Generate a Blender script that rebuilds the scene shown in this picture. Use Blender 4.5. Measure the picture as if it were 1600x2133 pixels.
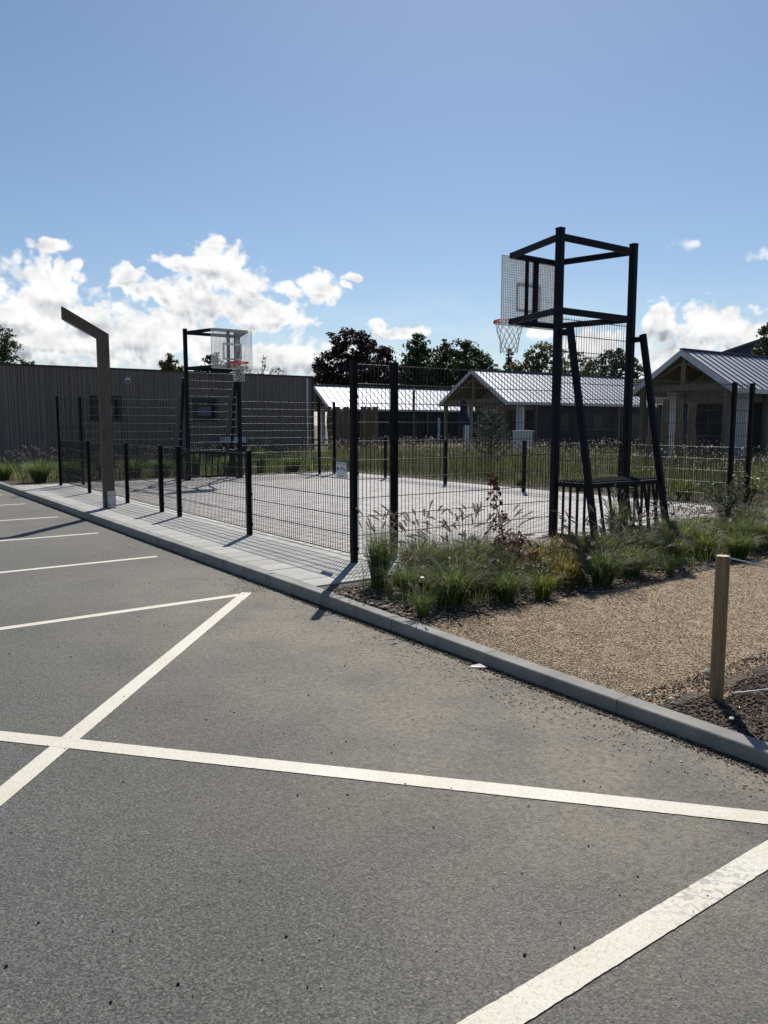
import bpy, math, random
import numpy as np
from mathutils import Vector, Matrix
random.seed(7)
rng = np.random.default_rng(11)
for o in list(bpy.data.objects):
    bpy.data.objects.remove(o)
SC = bpy.context.scene
R = math.radians

# ------------------------------------------------------------------ camera
HC = 1.56                      # camera height above the asphalt
PITCH = 6.5
cam_d = bpy.data.cameras.new('camera')
cam = bpy.data.objects.new('camera', cam_d)
SC.collection.objects.link(cam)
cam.location = (0, 0, HC)
cam.rotation_euler = (R(90 - PITCH), 0, 0)
cam_d.sensor_fit = 'HORIZONTAL'
cam_d.sensor_width = 36
cam_d.lens = 36.05
cam_d.clip_start = 0.05
cam_d.clip_end = 3000
SC.camera = cam

# ------------------------------------------------------------------ view
SC.view_settings.view_transform = 'Standard'
SC.view_settings.look = 'None'
SC.view_settings.gamma = 1
SC.view_settings.use_curve_mapping = False
SC.view_settings.exposure = 0.40
SC.cycles.max_bounces = 5
SC.cycles.diffuse_bounces = 2
SC.cycles.glossy_bounces = 2
SC.cycles.transmission_bounces = 2

# ------------------------------------------------------------------ sun + sky
SUN_AZ, SUN_EL = 7.0, 48.0     # azimuth clockwise from +Y
sun_d = bpy.data.lights.new('sun', 'SUN')
sun_d.energy = 4.4
sun_d.angle = R(0.53)
sun_d.color = (1.0, 0.955, 0.88)
sun = bpy.data.objects.new('sun', sun_d)
SC.collection.objects.link(sun)
sd = Vector((math.sin(R(SUN_AZ)) * math.cos(R(SUN_EL)), math.cos(R(SUN_AZ)) * math.cos(R(SUN_EL)), math.sin(R(SUN_EL))))
sun.rotation_euler = sd.to_track_quat('Z', 'Y').to_euler()
sun.location = sd * 60

SKY_STRENGTH = 0.070
CLOUD_STRENGTH = 0.70
world = bpy.data.worlds.new('World')
SC.world = world
world.use_nodes = True
world.cycles.sampling_method = 'MANUAL'
world.cycles.sample_map_resolution = 256
wn, wl = world.node_tree.nodes, world.node_tree.links
wn.clear()


def build_world():
    def N(t, **k):
        n = wn.new(t)
        for a, b in k.items():
            setattr(n, a, b)
        return n

    def mth(op, a, b=None, c=None, clamp=False):
        n = N('ShaderNodeMath', operation=op, use_clamp=clamp)
        for i, v in enumerate((a, b, c)):
            if v is None:
                continue
            if isinstance(v, (int, float)):
                n.inputs[i].default_value = v
            else:
                wl.new(v, n.inputs[i])
        return n.outputs[0]

    def vm(op, a, b=None, c=None):
        n = N('ShaderNodeVectorMath', operation=op)
        for i, v in enumerate((a, b, c)):
            if v is None:
                continue
            if isinstance(v, tuple):
                n.inputs[i].default_value = v
            else:
                wl.new(v, n.inputs[i])
        return n.outputs['Value'] if op == 'LENGTH' else n.outputs[0]

    def ms(v, a, b, c=0.0, d=1.0):
        n = N('ShaderNodeMapRange', interpolation_type='SMOOTHSTEP')
        wl.new(v, n.inputs[0])
        for i, x in enumerate((a, b, c, d)):
            n.inputs[i + 1].default_value = x
        return n.outputs[0]

    tc = N('ShaderNodeTexCoord')
    sp = N('ShaderNodeSeparateXYZ')
    wl.new(tc.outputs['Generated'], sp.inputs[0])
    az = mth('ARCTAN2', sp.outputs[0], sp.outputs[1])
    el = mth('ARCSINE', sp.outputs[2])
    cb = N('ShaderNodeCombineXYZ')
    wl.new(az, cb.inputs[0])
    wl.new(el, cb.inputs[1])
    P = cb.outputs[0]

    def noise(v, scale, detail=6, rough=0.6, dist=0.0):
        n = N('ShaderNodeTexNoise')
        n.inputs['Scale'].default_value = scale
        n.inputs['Detail'].default_value = detail
        n.inputs['Roughness'].default_value = rough
        n.inputs['Distortion'].default_value = dist
        wl.new(v, n.inputs['Vector'])
        return n
    # slow warp then billow
    w = noise(P, 9, 3, 0.5)
    wv = vm('MULTIPLY_ADD', w.outputs['Color'], (0.035, 0.025, 0), P)
    PW = vm('SUBTRACT', wv, (0.0175, 0.0125, 0))

    def fbm(v):
        a = noise(v, 26, 7, 0.66).outputs['Fac']
        vo = N('ShaderNodeTexVoronoi', feature='F1')
        vo.inputs['Scale'].default_value = 50
        vo.inputs['Detail'].default_value = 1.5
        vo.inputs['Roughness'].default_value = 0.6
        wl.new(v, vo.inputs['Vector'])
        b = mth('SUBTRACT', 0.5, vo.outputs['Distance'])
        return mth('ADD', mth('MULTIPLY', mth('SUBTRACT', a, 0.5), 1.5), mth('MULTIPLY', b, 0.75))
    f0 = fbm(PW)
    r0 = noise(PW, 20, 3, 0.6).outputs['Fac']
    r1 = noise(vm('ADD', PW, (0.002, 0.012, 0.0)), 20, 3, 0.6).outputs['Fac']
    # cloud masses as (azimuth, elevation, half width, half height) in degrees, cumulus low over the horizon
    def ae(x, y, rx, ry):
        p = R(PITCH)
        a = (x - 800) / 1602.0
        b = -(y - 1066.5) / 1602.0
        d = Vector((a, math.cos(p) + b * math.sin(p), -math.sin(p) + b * math.cos(p))).normalized()
        return (math.atan2(d.x, d.y), math.asin(d.z), rx / 1300.0, ry / 1300.0)
    blobs = [(95, 600, 110, 72), (30, 655, 120, 60), (185, 655, 85, 55), (110, 715, 230, 60), (100, 508, 46, 17), (163, 545, 20, 14),
             (275, 578, 36, 26), (330, 612, 60, 30), (450, 560, 82, 62), (372, 545, 42, 28), (515, 598, 60, 52), (420, 635, 130, 55),
             (570, 662, 100, 38), (320, 700, 200, 70), (540, 750, 260, 52), (660, 598, 64, 40), (590, 606, 38, 24), (735, 578, 26, 13), (715, 592, 20, 10),
             (784, 682, 34, 18), (800, 700, 40, 14), (850, 700, 70, 18), (1130, 692, 40, 20), (1235, 725, 100, 44), (1385, 680, 50, 50), (1465, 690, 85, 58),
             (1545, 705, 75, 45), (1400, 760, 120, 45)]
    def chain(dy):
        m = None
        for (x, y, rx, ry) in blobs:
            c = ae(x, y, rx, ry)
            q = vm('MULTIPLY_ADD', PW, (1 / c[2], 1 / c[3], 0), (-c[0] / c[2], (dy - c[1]) / c[3], 0))
            l = vm('LENGTH', q)
            m = l if m is None else mth('SMOOTH_MIN', m, l, 0.30)
        return m
    m = chain(0.0)
    mup = chain(0.014)
    under = mth('SUBTRACT', m, mup)      # > 0 where there is more cloud above: the shaded underside
    # the same kind of clouds go on round the rest of the horizon
    big = noise(P, 3.2, 2, 0.5).outputs['Fac']
    side = ms(mth('ABSOLUTE', az), 0.50, 0.62)
    wsp = None
    for (x, y, rx, ry) in [(1435, 513, 42, 9), (1590, 531, 36, 12), (1352, 631, 22, 7), (1478, 618, 16, 5), (305, 545, 20, 5)]:
        c = ae(x, y, rx * 1.6, ry * 1.8)
        q = vm('LENGTH', vm('MULTIPLY_ADD', PW, (1 / c[2], 1 / c[3], 0), (-c[0] / c[2], -c[1] / c[3], 0)))
        wsp = q if wsp is None else mth('MINIMUM', wsp, q)
    wisp = mth('MULTIPLY', ms(mth('ADD', mth('SUBTRACT', 1.0, wsp), f0), 0.25, 1.0), 0.75)
    band = ms(el, 0.06, 0.20, 1.0, 0.0)
    other = mth('MULTIPLY', mth('MULTIPLY', side, band), ms(big, 0.52, 0.66))
    m = mth('SUBTRACT', m, mth('MULTIPLY', other, 9.0))
    m = mth('MAXIMUM', m, 0.0)
    d = mth('ADD', mth('SUBTRACT', 1.0, m), mth('MULTIPLY', f0, 0.66))
    alpha = ms(d, 0.03, 0.36)
    # thin veil low on the horizon
    veil = mth('MULTIPLY', ms(el, 0.02, 0.19, 0.48, 0.0), ms(noise(vm('MULTIPLY', P, (1, 3.0, 1)), 6, 4, 0.6).outputs['Fac'], 0.34, 0.60))
    alpha2 = mth('MAXIMUM', mth('MAXIMUM', alpha, veil), wisp)
    # light: bright billowy rims, greyer where the cloud is thick, and on the side away from the sun
    low = noise(PW, 10, 5, 0.55).outputs['Fac']
    thick = mth('ADD', mth('MULTIPLY', ms(d, 0.25, 0.95), mth('MULTIPLY', ms(low, 0.40, 0.62), 0.40)), mth('MULTIPLY', ms(mth('ADD', under, mth('MULTIPLY', mth('SUBTRACT', low, 0.5), 0.8)), -0.12, 0.26), mth('MULTIPLY', ms(d, 0.15, 0.75), 0.85)))
    relief = mth('MULTIPLY', mth('SUBTRACT', r0, r1), 1.25)
    br = mth('SUBTRACT', mth('ADD', mth('ADD', 0.98, mth('MULTIPLY', ms(el, 0.06, 0.17), 0.10)), relief), mth('MULTIPLY', thick, 0.44))
    br = mth('MINIMUM', mth('MAXIMUM', br, 0.42), 1.22)
    cr = N('ShaderNodeMix', data_type='RGBA')
    wl.new(ms(br, 0.45, 1.0), cr.inputs[0])
    cr.inputs[6].default_value = (0.80, 0.88, 1.0, 1)
    cr.inputs[7].default_value = (1.0, 1.0, 1.0, 1)
    sky = N('ShaderNodeTexSky', sky_type='NISHITA')
    sky.sun_disc = False
    sky.sun_elevation = R(SUN_EL)
    sky.sun_rotation = R(SUN_AZ)
    sky.air_density = 1.0
    sky.dust_density = 0.35
    sky.ozone_density = 3.6
    sky.altitude = 0
    b1 = N('ShaderNodeBackground')
    wl.new(sky.outputs[0], b1.inputs[0])
    b1.inputs[1].default_value = SKY_STRENGTH
    b2 = N('ShaderNodeBackground')
    wl.new(cr.outputs[2], b2.inputs[0])
    wl.new(mth('MULTIPLY', br, CLOUD_STRENGTH), b2.inputs[1])
    mx = N('ShaderNodeMixShader')
    wl.new(alpha2, mx.inputs[0])
    wl.new(b1.outputs[0], mx.inputs[1])
    wl.new(b2.outputs[0], mx.inputs[2])
    out = N('ShaderNodeOutputWorld')
    wl.new(mx.outputs[0], out.inputs[0])


build_world()

# ------------------------------------------------------------------ frame of the court: x = b (across), y = a (along kerb)
OX, OY = -0.3153, 8.0336
RZ = math.atan2(0.58400613, 0.81174924)
UX, UY = -0.58400613, 0.81174924
VX, VY = 0.81174924, 0.58400613


def W(b, a, z=0.0):
    return Vector((OX + a * UX + b * VX, OY + a * UY + b * VY, z))


PAV = 0.11


def at(px, py, Y):
    """point of the world seen at a photo pixel, at depth Y"""
    p = R(PITCH)
    a = (px - 800) / 1602.0
    b = -(py - 1066.5) / 1602.0
    r = Vector((a, math.cos(p) + b * math.sin(p), -math.sin(p) + b * math.cos(p)))
    return Vector((0, 0, HC)) + r * (Y / r.y)


# ------------------------------------------------------------------ mesh helpers
class MB:
    def __init__(s):
        s.v = []
        s.f = []
        s.n = 0

    def add(s, vs, fs):
        k = s.n
        s.v.extend([tuple(x) for x in vs])
        s.n += len(vs)
        s.f.extend([tuple(i + k for i in f) for f in fs])
        return s

    def box(s, x0, x1, y0, y1, z0, z1):
        return s.add([(x0, y0, z0), (x1, y0, z0), (x1, y1, z0), (x0, y1, z0), (x0, y0, z1), (x1, y0, z1), (x1, y1, z1), (x0, y1, z1)],
                     [(3, 2, 1, 0), (4, 5, 6, 7), (0, 1, 5, 4), (1, 2, 6, 5), (2, 3, 7, 6), (3, 0, 4, 7)])

    def bar(s, p, q, w, h, up=(0, 0, 1)):
        """rectangular bar from p to q, w sideways, h along up; slightly chamfered corners"""
        p = Vector(p); q = Vector(q)
        d = (q - p).normalized()
        u = Vector(up)
        if abs(d.dot(u)) > 0.97:
            u = Vector((0, 1, 0))
        sd_ = d.cross(u).normalized()
        u = sd_.cross(d).normalized()
        c = min(w, h) * 0.10
        pr = [(-w / 2 + c, -h / 2), (w / 2 - c, -h / 2), (w / 2, -h / 2 + c), (w / 2, h / 2 - c), (w / 2 - c, h / 2), (-w / 2 + c, h / 2), (-w / 2, h / 2 - c), (-w / 2, -h / 2 + c)]
        vs = [p + sd_ * x + u * y for x, y in pr] + [q + sd_ * x + u * y for x, y in pr]
        n = 8
        fs = [(i, (i + 1) % n, n + (i + 1) % n, n + i) for i in range(n)]
        fs += [tuple(range(n - 1, -1, -1)), tuple(range(n, 2 * n))]
        return s.add(vs, fs)

    def tube(s, pts, r, n=6, cap=True):
        pts = [Vector(p) for p in pts]
        if not hasattr(r, '__len__'):
            r = [r] * len(pts)
        k = s.n
        prev = None
        for i, p in enumerate(pts):
            d = (pts[min(i + 1, len(pts) - 1)] - pts[max(i - 1, 0)]).normalized()
            if prev is None:
                u = d.orthogonal().normalized()
            else:
                u = (prev - d * prev.dot(d))
                u = u.normalized() if u.length > 1e-6 else d.orthogonal().normalized()
            prev = u
            w = d.cross(u)
            for j in range(n):
                a = 2 * math.pi * (j + .5) / n
                s.v.append(tuple(p + (u * math.cos(a) + w * math.sin(a)) * r[i]))
        s.n += n * len(pts)
        for i in range(len(pts) - 1):
            for j in range(n):
                a = k + i * n + j
                b = k + i * n + (j + 1) % n
                s.f.append((a, b, b + n, a + n))
        if cap:
            s.f.append(tuple(k + n - 1 - j for j in range(n)))
            e = k + n * (len(pts) - 1)
            s.f.append(tuple(e + j for j in range(n)))
        return s

    def prism(s, poly, y0, y1, axis='y'):
        """poly of (x,z) extruded along y"""
        n = len(poly)
        if axis == 'y':
            vs = [(x, y0, z) for x, z in poly] + [(x, y1, z) for x, z in poly]
        elif axis == 'x':
            vs = [(y0, x, z) for x, z in poly] + [(y1, x, z) for x, z in poly]
        else:
            vs = [(x, z, y0) for x, z in poly] + [(x, z, y1) for x, z in poly]
        fs = [(i, (i + 1) % n, n + (i + 1) % n, n + i) for i in range(n)]
        return s.add(vs, fs + [tuple(range(n - 1, -1, -1)), tuple(range(n, 2 * n))])

    def mesh(s, name, mat, smooth=False):
        me = bpy.data.meshes.new(name)
        me.from_pydata(s.v, [], s.f)
        if mat is not None:
            for m in (mat if isinstance(mat, (list, tuple)) else [mat]):
                me.materials.append(m)
        if smooth:
            me.polygons.foreach_set('use_smooth', [True] * len(me.polygons))
        me.update()
        return me


def npmesh(name, V, F, mat, smooth=False):
    """V (n,3), F (m,k) arrays -> mesh"""
    me = bpy.data.meshes.new(name)
    V = np.asarray(V, dtype=np.float32)
    F = np.asarray(F, dtype=np.int32)
    me.vertices.add(len(V))
    me.vertices.foreach_set('co', V.ravel())
    m, k = F.shape
    me.loops.add(m * k)
    me.loops.foreach_set('vertex_index', F.ravel())
    me.polygons.add(m)
    me.polygons.foreach_set('loop_start', np.arange(m, dtype=np.int32) * k)
    if mat is not None:
        me.materials.append(mat)
    if smooth:
        me.polygons.foreach_set('use_smooth', np.ones(m, dtype=bool))
    me.update(calc_edges=True)
    return me


def link(name, me, parent=None, loc=None, rz=None):
    o = bpy.data.objects.new(name, me)
    SC.collection.objects.link(o)
    if parent is not None:
        o.parent = parent
    if loc is not None:
        o.location = loc
    if rz is not None:
        o.rotation_euler = (0, 0, rz)
    return o


def tag(o, label=None, cat=None, group=None, kind=None):
    if label: o['label'] = label
    if cat: o['category'] = cat
    if group: o['group'] = group
    if kind: o['kind'] = kind
    return o


def thing(name, label, cat, b, a, z=PAV, rot=0.0, group=None):
    o = link(name, None, None, W(b, a, z), RZ + rot)
    o.empty_display_size = 0.2
    return tag(o, label, cat, group)


def thingw(name, label, cat, loc, rz=0.0, group=None):
    o = link(name, None, None, loc, rz)
    return tag(o, label, cat, group)


def sheet(name, me, kind='structure'):
    return tag(link(name, me, None, W(0, 0, 0), RZ), kind=kind)


# ------------------------------------------------------------------ materials
def newmat(name):
    m = bpy.data.materials.new(name)
    m.use_nodes = True
    nt = m.node_tree
    nt.nodes.clear()
    return m, nt.nodes, nt.links


def mat(name, c1, c2=None, rough=0.7, scale=6.0, detail=6, metal=0.0, bump=0.0, bscale=40.0, stretch=(1, 1, 1), rnd=0.0, island=0.0,
        spec=0.5, trans=0.0, speck=None, bdist=0.01, c3=None, rough2=None):
    """principled: two colours mixed by noise, optional per-object/per-island brightness change, bump, translucency"""
    m, nd, lk = newmat(name)
    c2 = c2 or c1
    out = nd.new('ShaderNodeOutputMaterial')
    p = nd.new('ShaderNodeBsdfPrincipled')
    tc = nd.new('ShaderNodeTexCoord')
    mp = nd.new('ShaderNodeMapping')
    mp.inputs['Scale'].default_value = stretch
    lk.new(tc.outputs['Object'], mp.inputs[0])
    n = nd.new('ShaderNodeTexNoise')
    n.inputs['Scale'].default_value = scale
    n.inputs['Detail'].default_value = detail
    n.inputs['Roughness'].default_value = 0.62
    lk.new(mp.outputs[0], n.inputs['Vector'])
    cr = nd.new('ShaderNodeValToRGB')
    cr.color_ramp.elements[0].position = 0.34
    cr.color_ramp.elements[1].position = 0.66
    cr.color_ramp.elements[0].color = (*c1, 1)
    cr.color_ramp.elements[1].color = (*c2, 1)
    lk.new(n.outputs['Fac'], cr.inputs[0])
    col = cr.outputs[0]
    if speck:
        n2 = nd.new('ShaderNodeTexVoronoi')
        n2.inputs['Scale'].default_value = speck[1]
        lk.new(tc.outputs['Object'], n2.inputs['Vector'])
        mr = nd.new('ShaderNodeMapRange')
        mr.inputs[1].default_value = 0.0
        mr.inputs[2].default_value = 1.0
        mr.inputs[3].default_value = 1 - speck[0]
        mr.inputs[4].default_value = 1 + speck[0]
        sx = nd.new('ShaderNodeSeparateColor')
        lk.new(n2.outputs['Color'], sx.inputs[0])
        lk.new(sx.outputs[0], mr.inputs[0])
        mm = nd.new('ShaderNodeVectorMath')
        mm.operation = 'SCALE'
        lk.new(col, mm.inputs[0])
        lk.new(mr.outputs[0], mm.inputs['Scale'])
        col = mm.outputs[0]
    if rnd or island:
        val = None
        if rnd:
            oi = nd.new('ShaderNodeObjectInfo')
            mr = nd.new('ShaderNodeMapRange')
            mr.inputs[3].default_value = 1 - rnd
            mr.inputs[4].default_value = 1 + rnd
            lk.new(oi.outputs['Random'], mr.inputs[0])
            val = mr.outputs[0]
        if island:
            ge = nd.new('ShaderNodeNewGeometry')
            mr = nd.new('ShaderNodeMapRange')
            mr.inputs[3].default_value = 1 - island
            mr.inputs[4].default_value = 1 + island
            lk.new(ge.outputs['Random Per Island'], mr.inputs[0])
            if val is not None:
                mu = nd.new('ShaderNodeMath')
                mu.operation = 'MULTIPLY'
                lk.new(val, mu.inputs[0])
                lk.new(mr.outputs[0], mu.inputs[1])
                val = mu.outputs[0]
            else:
                val = mr.outputs[0]
            if c3:
                mc = nd.new('ShaderNodeMix')
                mc.data_type = 'RGBA'
                mr3 = nd.new('ShaderNodeMapRange')
                mr3.inputs[1].default_value = 0.45
                mr3.inputs[2].default_value = 1.0
                lk.new(ge.outputs['Random Per Island'], mr3.inputs[0])
                lk.new(mr3.outputs[0], mc.inputs[0])
                lk.new(col, mc.inputs[6])
                mc.inputs[7].default_value = (*c3, 1)
                col = mc.outputs[2]
        mm = nd.new('ShaderNodeVectorMath')
        mm.operation = 'SCALE'
        lk.new(col, mm.inputs[0])
        lk.new(val, mm.inputs['Scale'])
        col = mm.outputs[0]
    lk.new(col, p.inputs['Base Color'])
    p.inputs['Roughness'].default_value = rough
    if rough2 is not None:
        mr = nd.new('ShaderNodeMapRange')
        mr.inputs[3].default_value = rough
        mr.inputs[4].default_value = rough2
        lk.new(n.outputs['Fac'], mr.inputs[0])
        lk.new(mr.outputs[0], p.inputs['Roughness'])
    p.inputs['Metallic'].default_value = metal
    p.inputs['Specular IOR Level'].default_value = spec
    if bump:
        nb = nd.new('ShaderNodeTexNoise')
        nb.inputs['Scale'].default_value = bscale
        nb.inputs['Detail'].default_value = 5
        lk.new(mp.outputs[0], nb.inputs['Vector'])
        b = nd.new('ShaderNodeBump')
        b.inputs['Strength'].default_value = bump
        b.inputs['Distance'].default_value = bdist
        lk.new(nb.outputs['Fac'], b.inputs['Height'])
        lk.new(b.outputs[0], p.inputs['Normal'])
    sh = p.outputs[0]
    if trans:
        t = nd.new('ShaderNodeBsdfTranslucent')
        lk.new(col, t.inputs[0])
        ad = nd.new('ShaderNodeMixShader')
        ad.inputs[0].default_value = trans
        lk.new(sh, ad.inputs[1])
        lk.new(t.outputs[0], ad.inputs[2])
        sh = ad.outputs[0]
    lk.new(sh, out.inputs[0])
    return m


def mat_asphalt():
    m, nd, lk = newmat('asphalt_mat')
    out = nd.new('ShaderNodeOutputMaterial')
    p = nd.new('ShaderNodeBsdfPrincipled')
    tc = nd.new('ShaderNodeTexCoord')

    def noise(s, d=5, r=0.6, vec=None):
        n = nd.new('ShaderNodeTexNoise')
        n.inputs['Scale'].default_value = s
        n.inputs['Detail'].default_value = d
        n.inputs['Roughness'].default_value = r
        lk.new(vec or tc.outputs['Object'], n.inputs['Vector'])
        return n.outputs['Fac']

    def mr(v, a, b, c, d):
        n = nd.new('ShaderNodeMapRange')
        n.interpolation_type = 'SMOOTHSTEP'
        lk.new(v, n.inputs[0])
        for i, x in enumerate((a, b, c, d)):
            n.inputs[i + 1].default_value = x
        return n.outputs[0]

    def mu(a, b, op='MULTIPLY'):
        n = nd.new('ShaderNodeMath')
        n.operation = op
        for i, v in enumerate((a, b)):
            if isinstance(v, (int, float)):
                n.inputs[i].default_value = v
            else:
                lk.new(v, n.inputs[i])
        return n.outputs[0]
    vo = nd.new('ShaderNodeTexVoronoi')
    vo.inputs['Scale'].default_value = 150
    lk.new(tc.outputs['Object'], vo.inputs['Vector'])
    sx = nd.new('ShaderNodeSeparateColor')
    lk.new(vo.outputs['Color'], sx.inputs[0])
    grain = mr(sx.outputs[0], 0, 1, 0.62, 1.38)
    light = mr(sx.outputs[1], 0.955, 1.0, 0.0, 0.8)
    fine = mr(noise(90, 4, 0.75), 0.3, 0.7, 0.62, 1.38)
    broad = mr(noise(0.55, 5, 0.6), 0.3, 0.7, 0.86, 1.14)
    v = mu(mu(grain, fine), broad)
    v = mu(v, light, 'ADD')
    base = nd.new('ShaderNodeVectorMath')
    base.operation = 'SCALE'
    base.inputs[0].default_value = (0.090, 0.089, 0.083)
    lk.new(v, base.inputs['Scale'])
    # sand washed over the asphalt, thickest along the kerb near the gravel path
    sp = nd.new('ShaderNodeSeparateXYZ')
    lk.new(tc.outputs['Object'], sp.inputs[0])
    near = mr(sp.outputs[0], -4.0, -1.5, 0.0, 1.0)
    along = mu(mr(sp.outputs[1], 2.5, -1.5, 0.35, 1.0), mr(sp.outputs[1], -6.5, -4.6, 0.45, 1.0))
    patch = mr(noise(1.6, 6, 0.65), 0.26, 0.66, 0.25, 1.0)
    fleck = mr(noise(30, 4, 0.7), 0.35, 0.65, 0.35, 1.0)
    edge = mr(sp.outputs[0], -1.65, -1.15, 0.0, 0.85)
    dust = mu(mu(mu(near, along), patch), mu(fleck, 0.75))
    dust = mu(dust, mu(mu(edge, mr(noise(5, 5, 0.7), 0.38, 0.62, 0.0, 1.0)), mu(fleck, along)), 'MAXIMUM')
    # thin swirls of dried sand on the parking bays
    mp = nd.new('ShaderNodeMapping')
    mp.inputs['Scale'].default_value = (0.8, 2.2, 1)
    lk.new(tc.outputs['Object'], mp.inputs[0])
    sw = mu(mr(noise(2.2, 7, 0.7, mp.outputs[0]), 0.56, 0.74, 0.0, 0.45), mr(sp.outputs[1], -0.5, 1.0, 0.15, 1.0))
    dust = mu(dust, mu(sw, fleck), 'MAXIMUM')
    mx = nd.new('ShaderNodeMix')
    mx.data_type = 'RGBA'
    lk.new(dust, mx.inputs[0])
    lk.new(base.outputs[0], mx.inputs[6])
    mx.inputs[7].default_value = (0.28, 0.245, 0.185, 1)
    lk.new(mx.outputs[2], p.inputs['Base Color'])
    p.inputs['Roughness'].default_value = 0.86
    p.inputs['Specular IOR Level'].default_value = 0.35
    vb = nd.new('ShaderNodeTexVoronoi')
    vb.inputs['Scale'].default_value = 120
    lk.new(tc.outputs['Object'], vb.inputs['Vector'])
    hh = mu(mu(vb.outputs['Distance'], -0.6), noise(38, 5, 0.7), 'ADD')
    b = nd.new('ShaderNodeBump')
    b.inputs['Strength'].default_value = 0.9
    b.inputs['Distance'].default_value = 0.005
    lk.new(hh, b.inputs['Height'])
    lk.new(b.outputs[0], p.inputs['Normal'])
    lk.new(p.outputs[0], out.inputs[0])
    return m


def mat_paint():
    m, nd, lk = newmat('road_paint')
    out = nd.new('ShaderNodeOutputMaterial')
    p = nd.new('ShaderNodeBsdfPrincipled')
    tc = nd.new('ShaderNodeTexCoord')

    def noise(s, d=5, r=0.65):
        n = nd.new('ShaderNodeTexNoise')
        n.inputs['Scale'].default_value = s
        n.inputs['Detail'].default_value = d
        n.inputs['Roughness'].default_value = r
        lk.new(tc.outputs['Object'], n.inputs['Vector'])
        return n.outputs['Fac']
    cr = nd.new('ShaderNodeValToRGB')
    e = cr.color_ramp.elements
    e[0].position = 0.30; e[0].color = (0.20, 0.185, 0.155, 1)
    e[1].position = 0.46; e[1].color = (0.56, 0.535, 0.47, 1)
    e2 = e.new(0.7); e2.color = (0.66, 0.645, 0.59, 1)
    lk.new(noise(120, 6, 0.8), cr.inputs[0])
    cr2 = nd.new('ShaderNodeValToRGB')
    e = cr2.color_ramp.elements
    e[0].position = 0.3; e[0].color = (0.86, 0.82, 0.72, 1)
    e[1].position = 0.7; e[1].color = (1.0, 1.0, 1.0, 1)
    lk.new(noise(1.7), cr2.inputs[0])
    mx = nd.new('ShaderNodeMix'); mx.data_type = 'RGBA'; mx.blend_type = 'MULTIPLY'
    mx.inputs[0].default_value = 1.0
    lk.new(cr.outputs[0], mx.inputs[6]); lk.new(cr2.outputs[0], mx.inputs[7])
    # scuffs left by a turning tyre on the nearest line
    sp = nd.new('ShaderNodeVectorMath'); sp.operation = 'DISTANCE'
    lk.new(tc.outputs['Object'], sp.inputs[0]); sp.inputs[1].default_value = (-2.12, -5.38, 0)
    mr = nd.new('ShaderNodeMapRange'); mr.interpolation_type = 'SMOOTHSTEP'
    lk.new(sp.outputs['Value'], mr.inputs[0])
    for i_, v_ in enumerate((0.05, 0.42, 0.75, 0.0)):
        mr.inputs[i_ + 1].default_value = v_
    wv = nd.new('ShaderNodeTexWave'); wv.bands_direction = 'DIAGONAL'
    wv.inputs['Scale'].default_value = 9; wv.inputs['Distortion'].default_value = 9; wv.inputs['Detail'].default_value = 4; wv.inputs['Detail Scale'].default_value = 3
    lk.new(tc.outputs['Object'], wv.inputs['Vector'])
    m2 = nd.new('ShaderNodeMapRange'); m2.inputs[1].default_value = 0.62; m2.inputs[2].default_value = 0.9
    lk.new(wv.outputs['Fac'], m2.inputs[0])
    mu_ = nd.new('ShaderNodeMath'); mu_.operation = 'MULTIPLY'
    lk.new(mr.outputs[0], mu_.inputs[0]); lk.new(m2.outputs[0], mu_.inputs[1])
    mx2 = nd.new('ShaderNodeMix'); mx2.data_type = 'RGBA'
    lk.new(mu_.outputs[0], mx2.inputs[0]); lk.new(mx.outputs[2], mx2.inputs[6]); mx2.inputs[7].default_value = (0.24, 0.235, 0.22, 1)
    lk.new(mx2.outputs[2], p.inputs['Base Color'])
    p.inputs['Roughness'].default_value = 0.65
    b = nd.new('ShaderNodeBump')
    b.inputs['Strength'].default_value = 0.6
    b.inputs['Distance'].default_value = 0.004
    lk.new(noise(70, 5, 0.7), b.inputs['Height'])
    lk.new(b.outputs[0], p.inputs['Normal'])
    lk.new(p.outputs[0], out.inputs[0])
    return m


M_ASPH = mat_asphalt()
M_PAINT = mat_paint()
M_KERB = mat('kerb_concrete', (0.175, 0.170, 0.155), (0.245, 0.238, 0.218), 0.85, 5, 8, bump=0.4, bscale=150, rnd=0.10, speck=(0.16, 240), bdist=0.004)
M_SLAB = mat('slab_concrete', (0.27, 0.265, 0.25), (0.35, 0.345, 0.325), 0.8, 4, 8, bump=0.35, bscale=120, rnd=0.09, speck=(0.10, 200), bdist=0.004)
M_TILE = mat('court_tile', (0.355, 0.340, 0.322), (0.465, 0.445, 0.425), 0.85, 5, 6, spec=0.2, bump=0.35, bscale=90, rnd=0.10, island=0.10, speck=(0.08, 150), bdist=0.004)
M_JOINT = mat('joint_sand', (0.05, 0.045, 0.040), (0.10, 0.09, 0.075), 0.95, 20)
M_SOIL = mat('soil', (0.040, 0.029, 0.021), (0.105, 0.078, 0.055), 0.95, 7, 9, bump=1.0, bscale=35, bdist=0.03)
M_FIELD = mat('field_soil', (0.065, 0.060, 0.030), (0.14, 0.12, 0.07), 0.95, 1.2, 8, bump=1.0, bscale=9, bdist=0.06)
M_GRAVEL = mat('path_gravel', (0.20, 0.140, 0.085), (0.31, 0.228, 0.145), 0.9, 12, 8, bump=1.0, bscale=75, speck=(0.35, 110), bdist=0.012)
M_CHIP = mat('gravel_chip', (0.205, 0.143, 0.088), (0.28, 0.20, 0.125), 0.75, 3, island=0.6, c3=(0.50, 0.39, 0.255))
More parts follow.
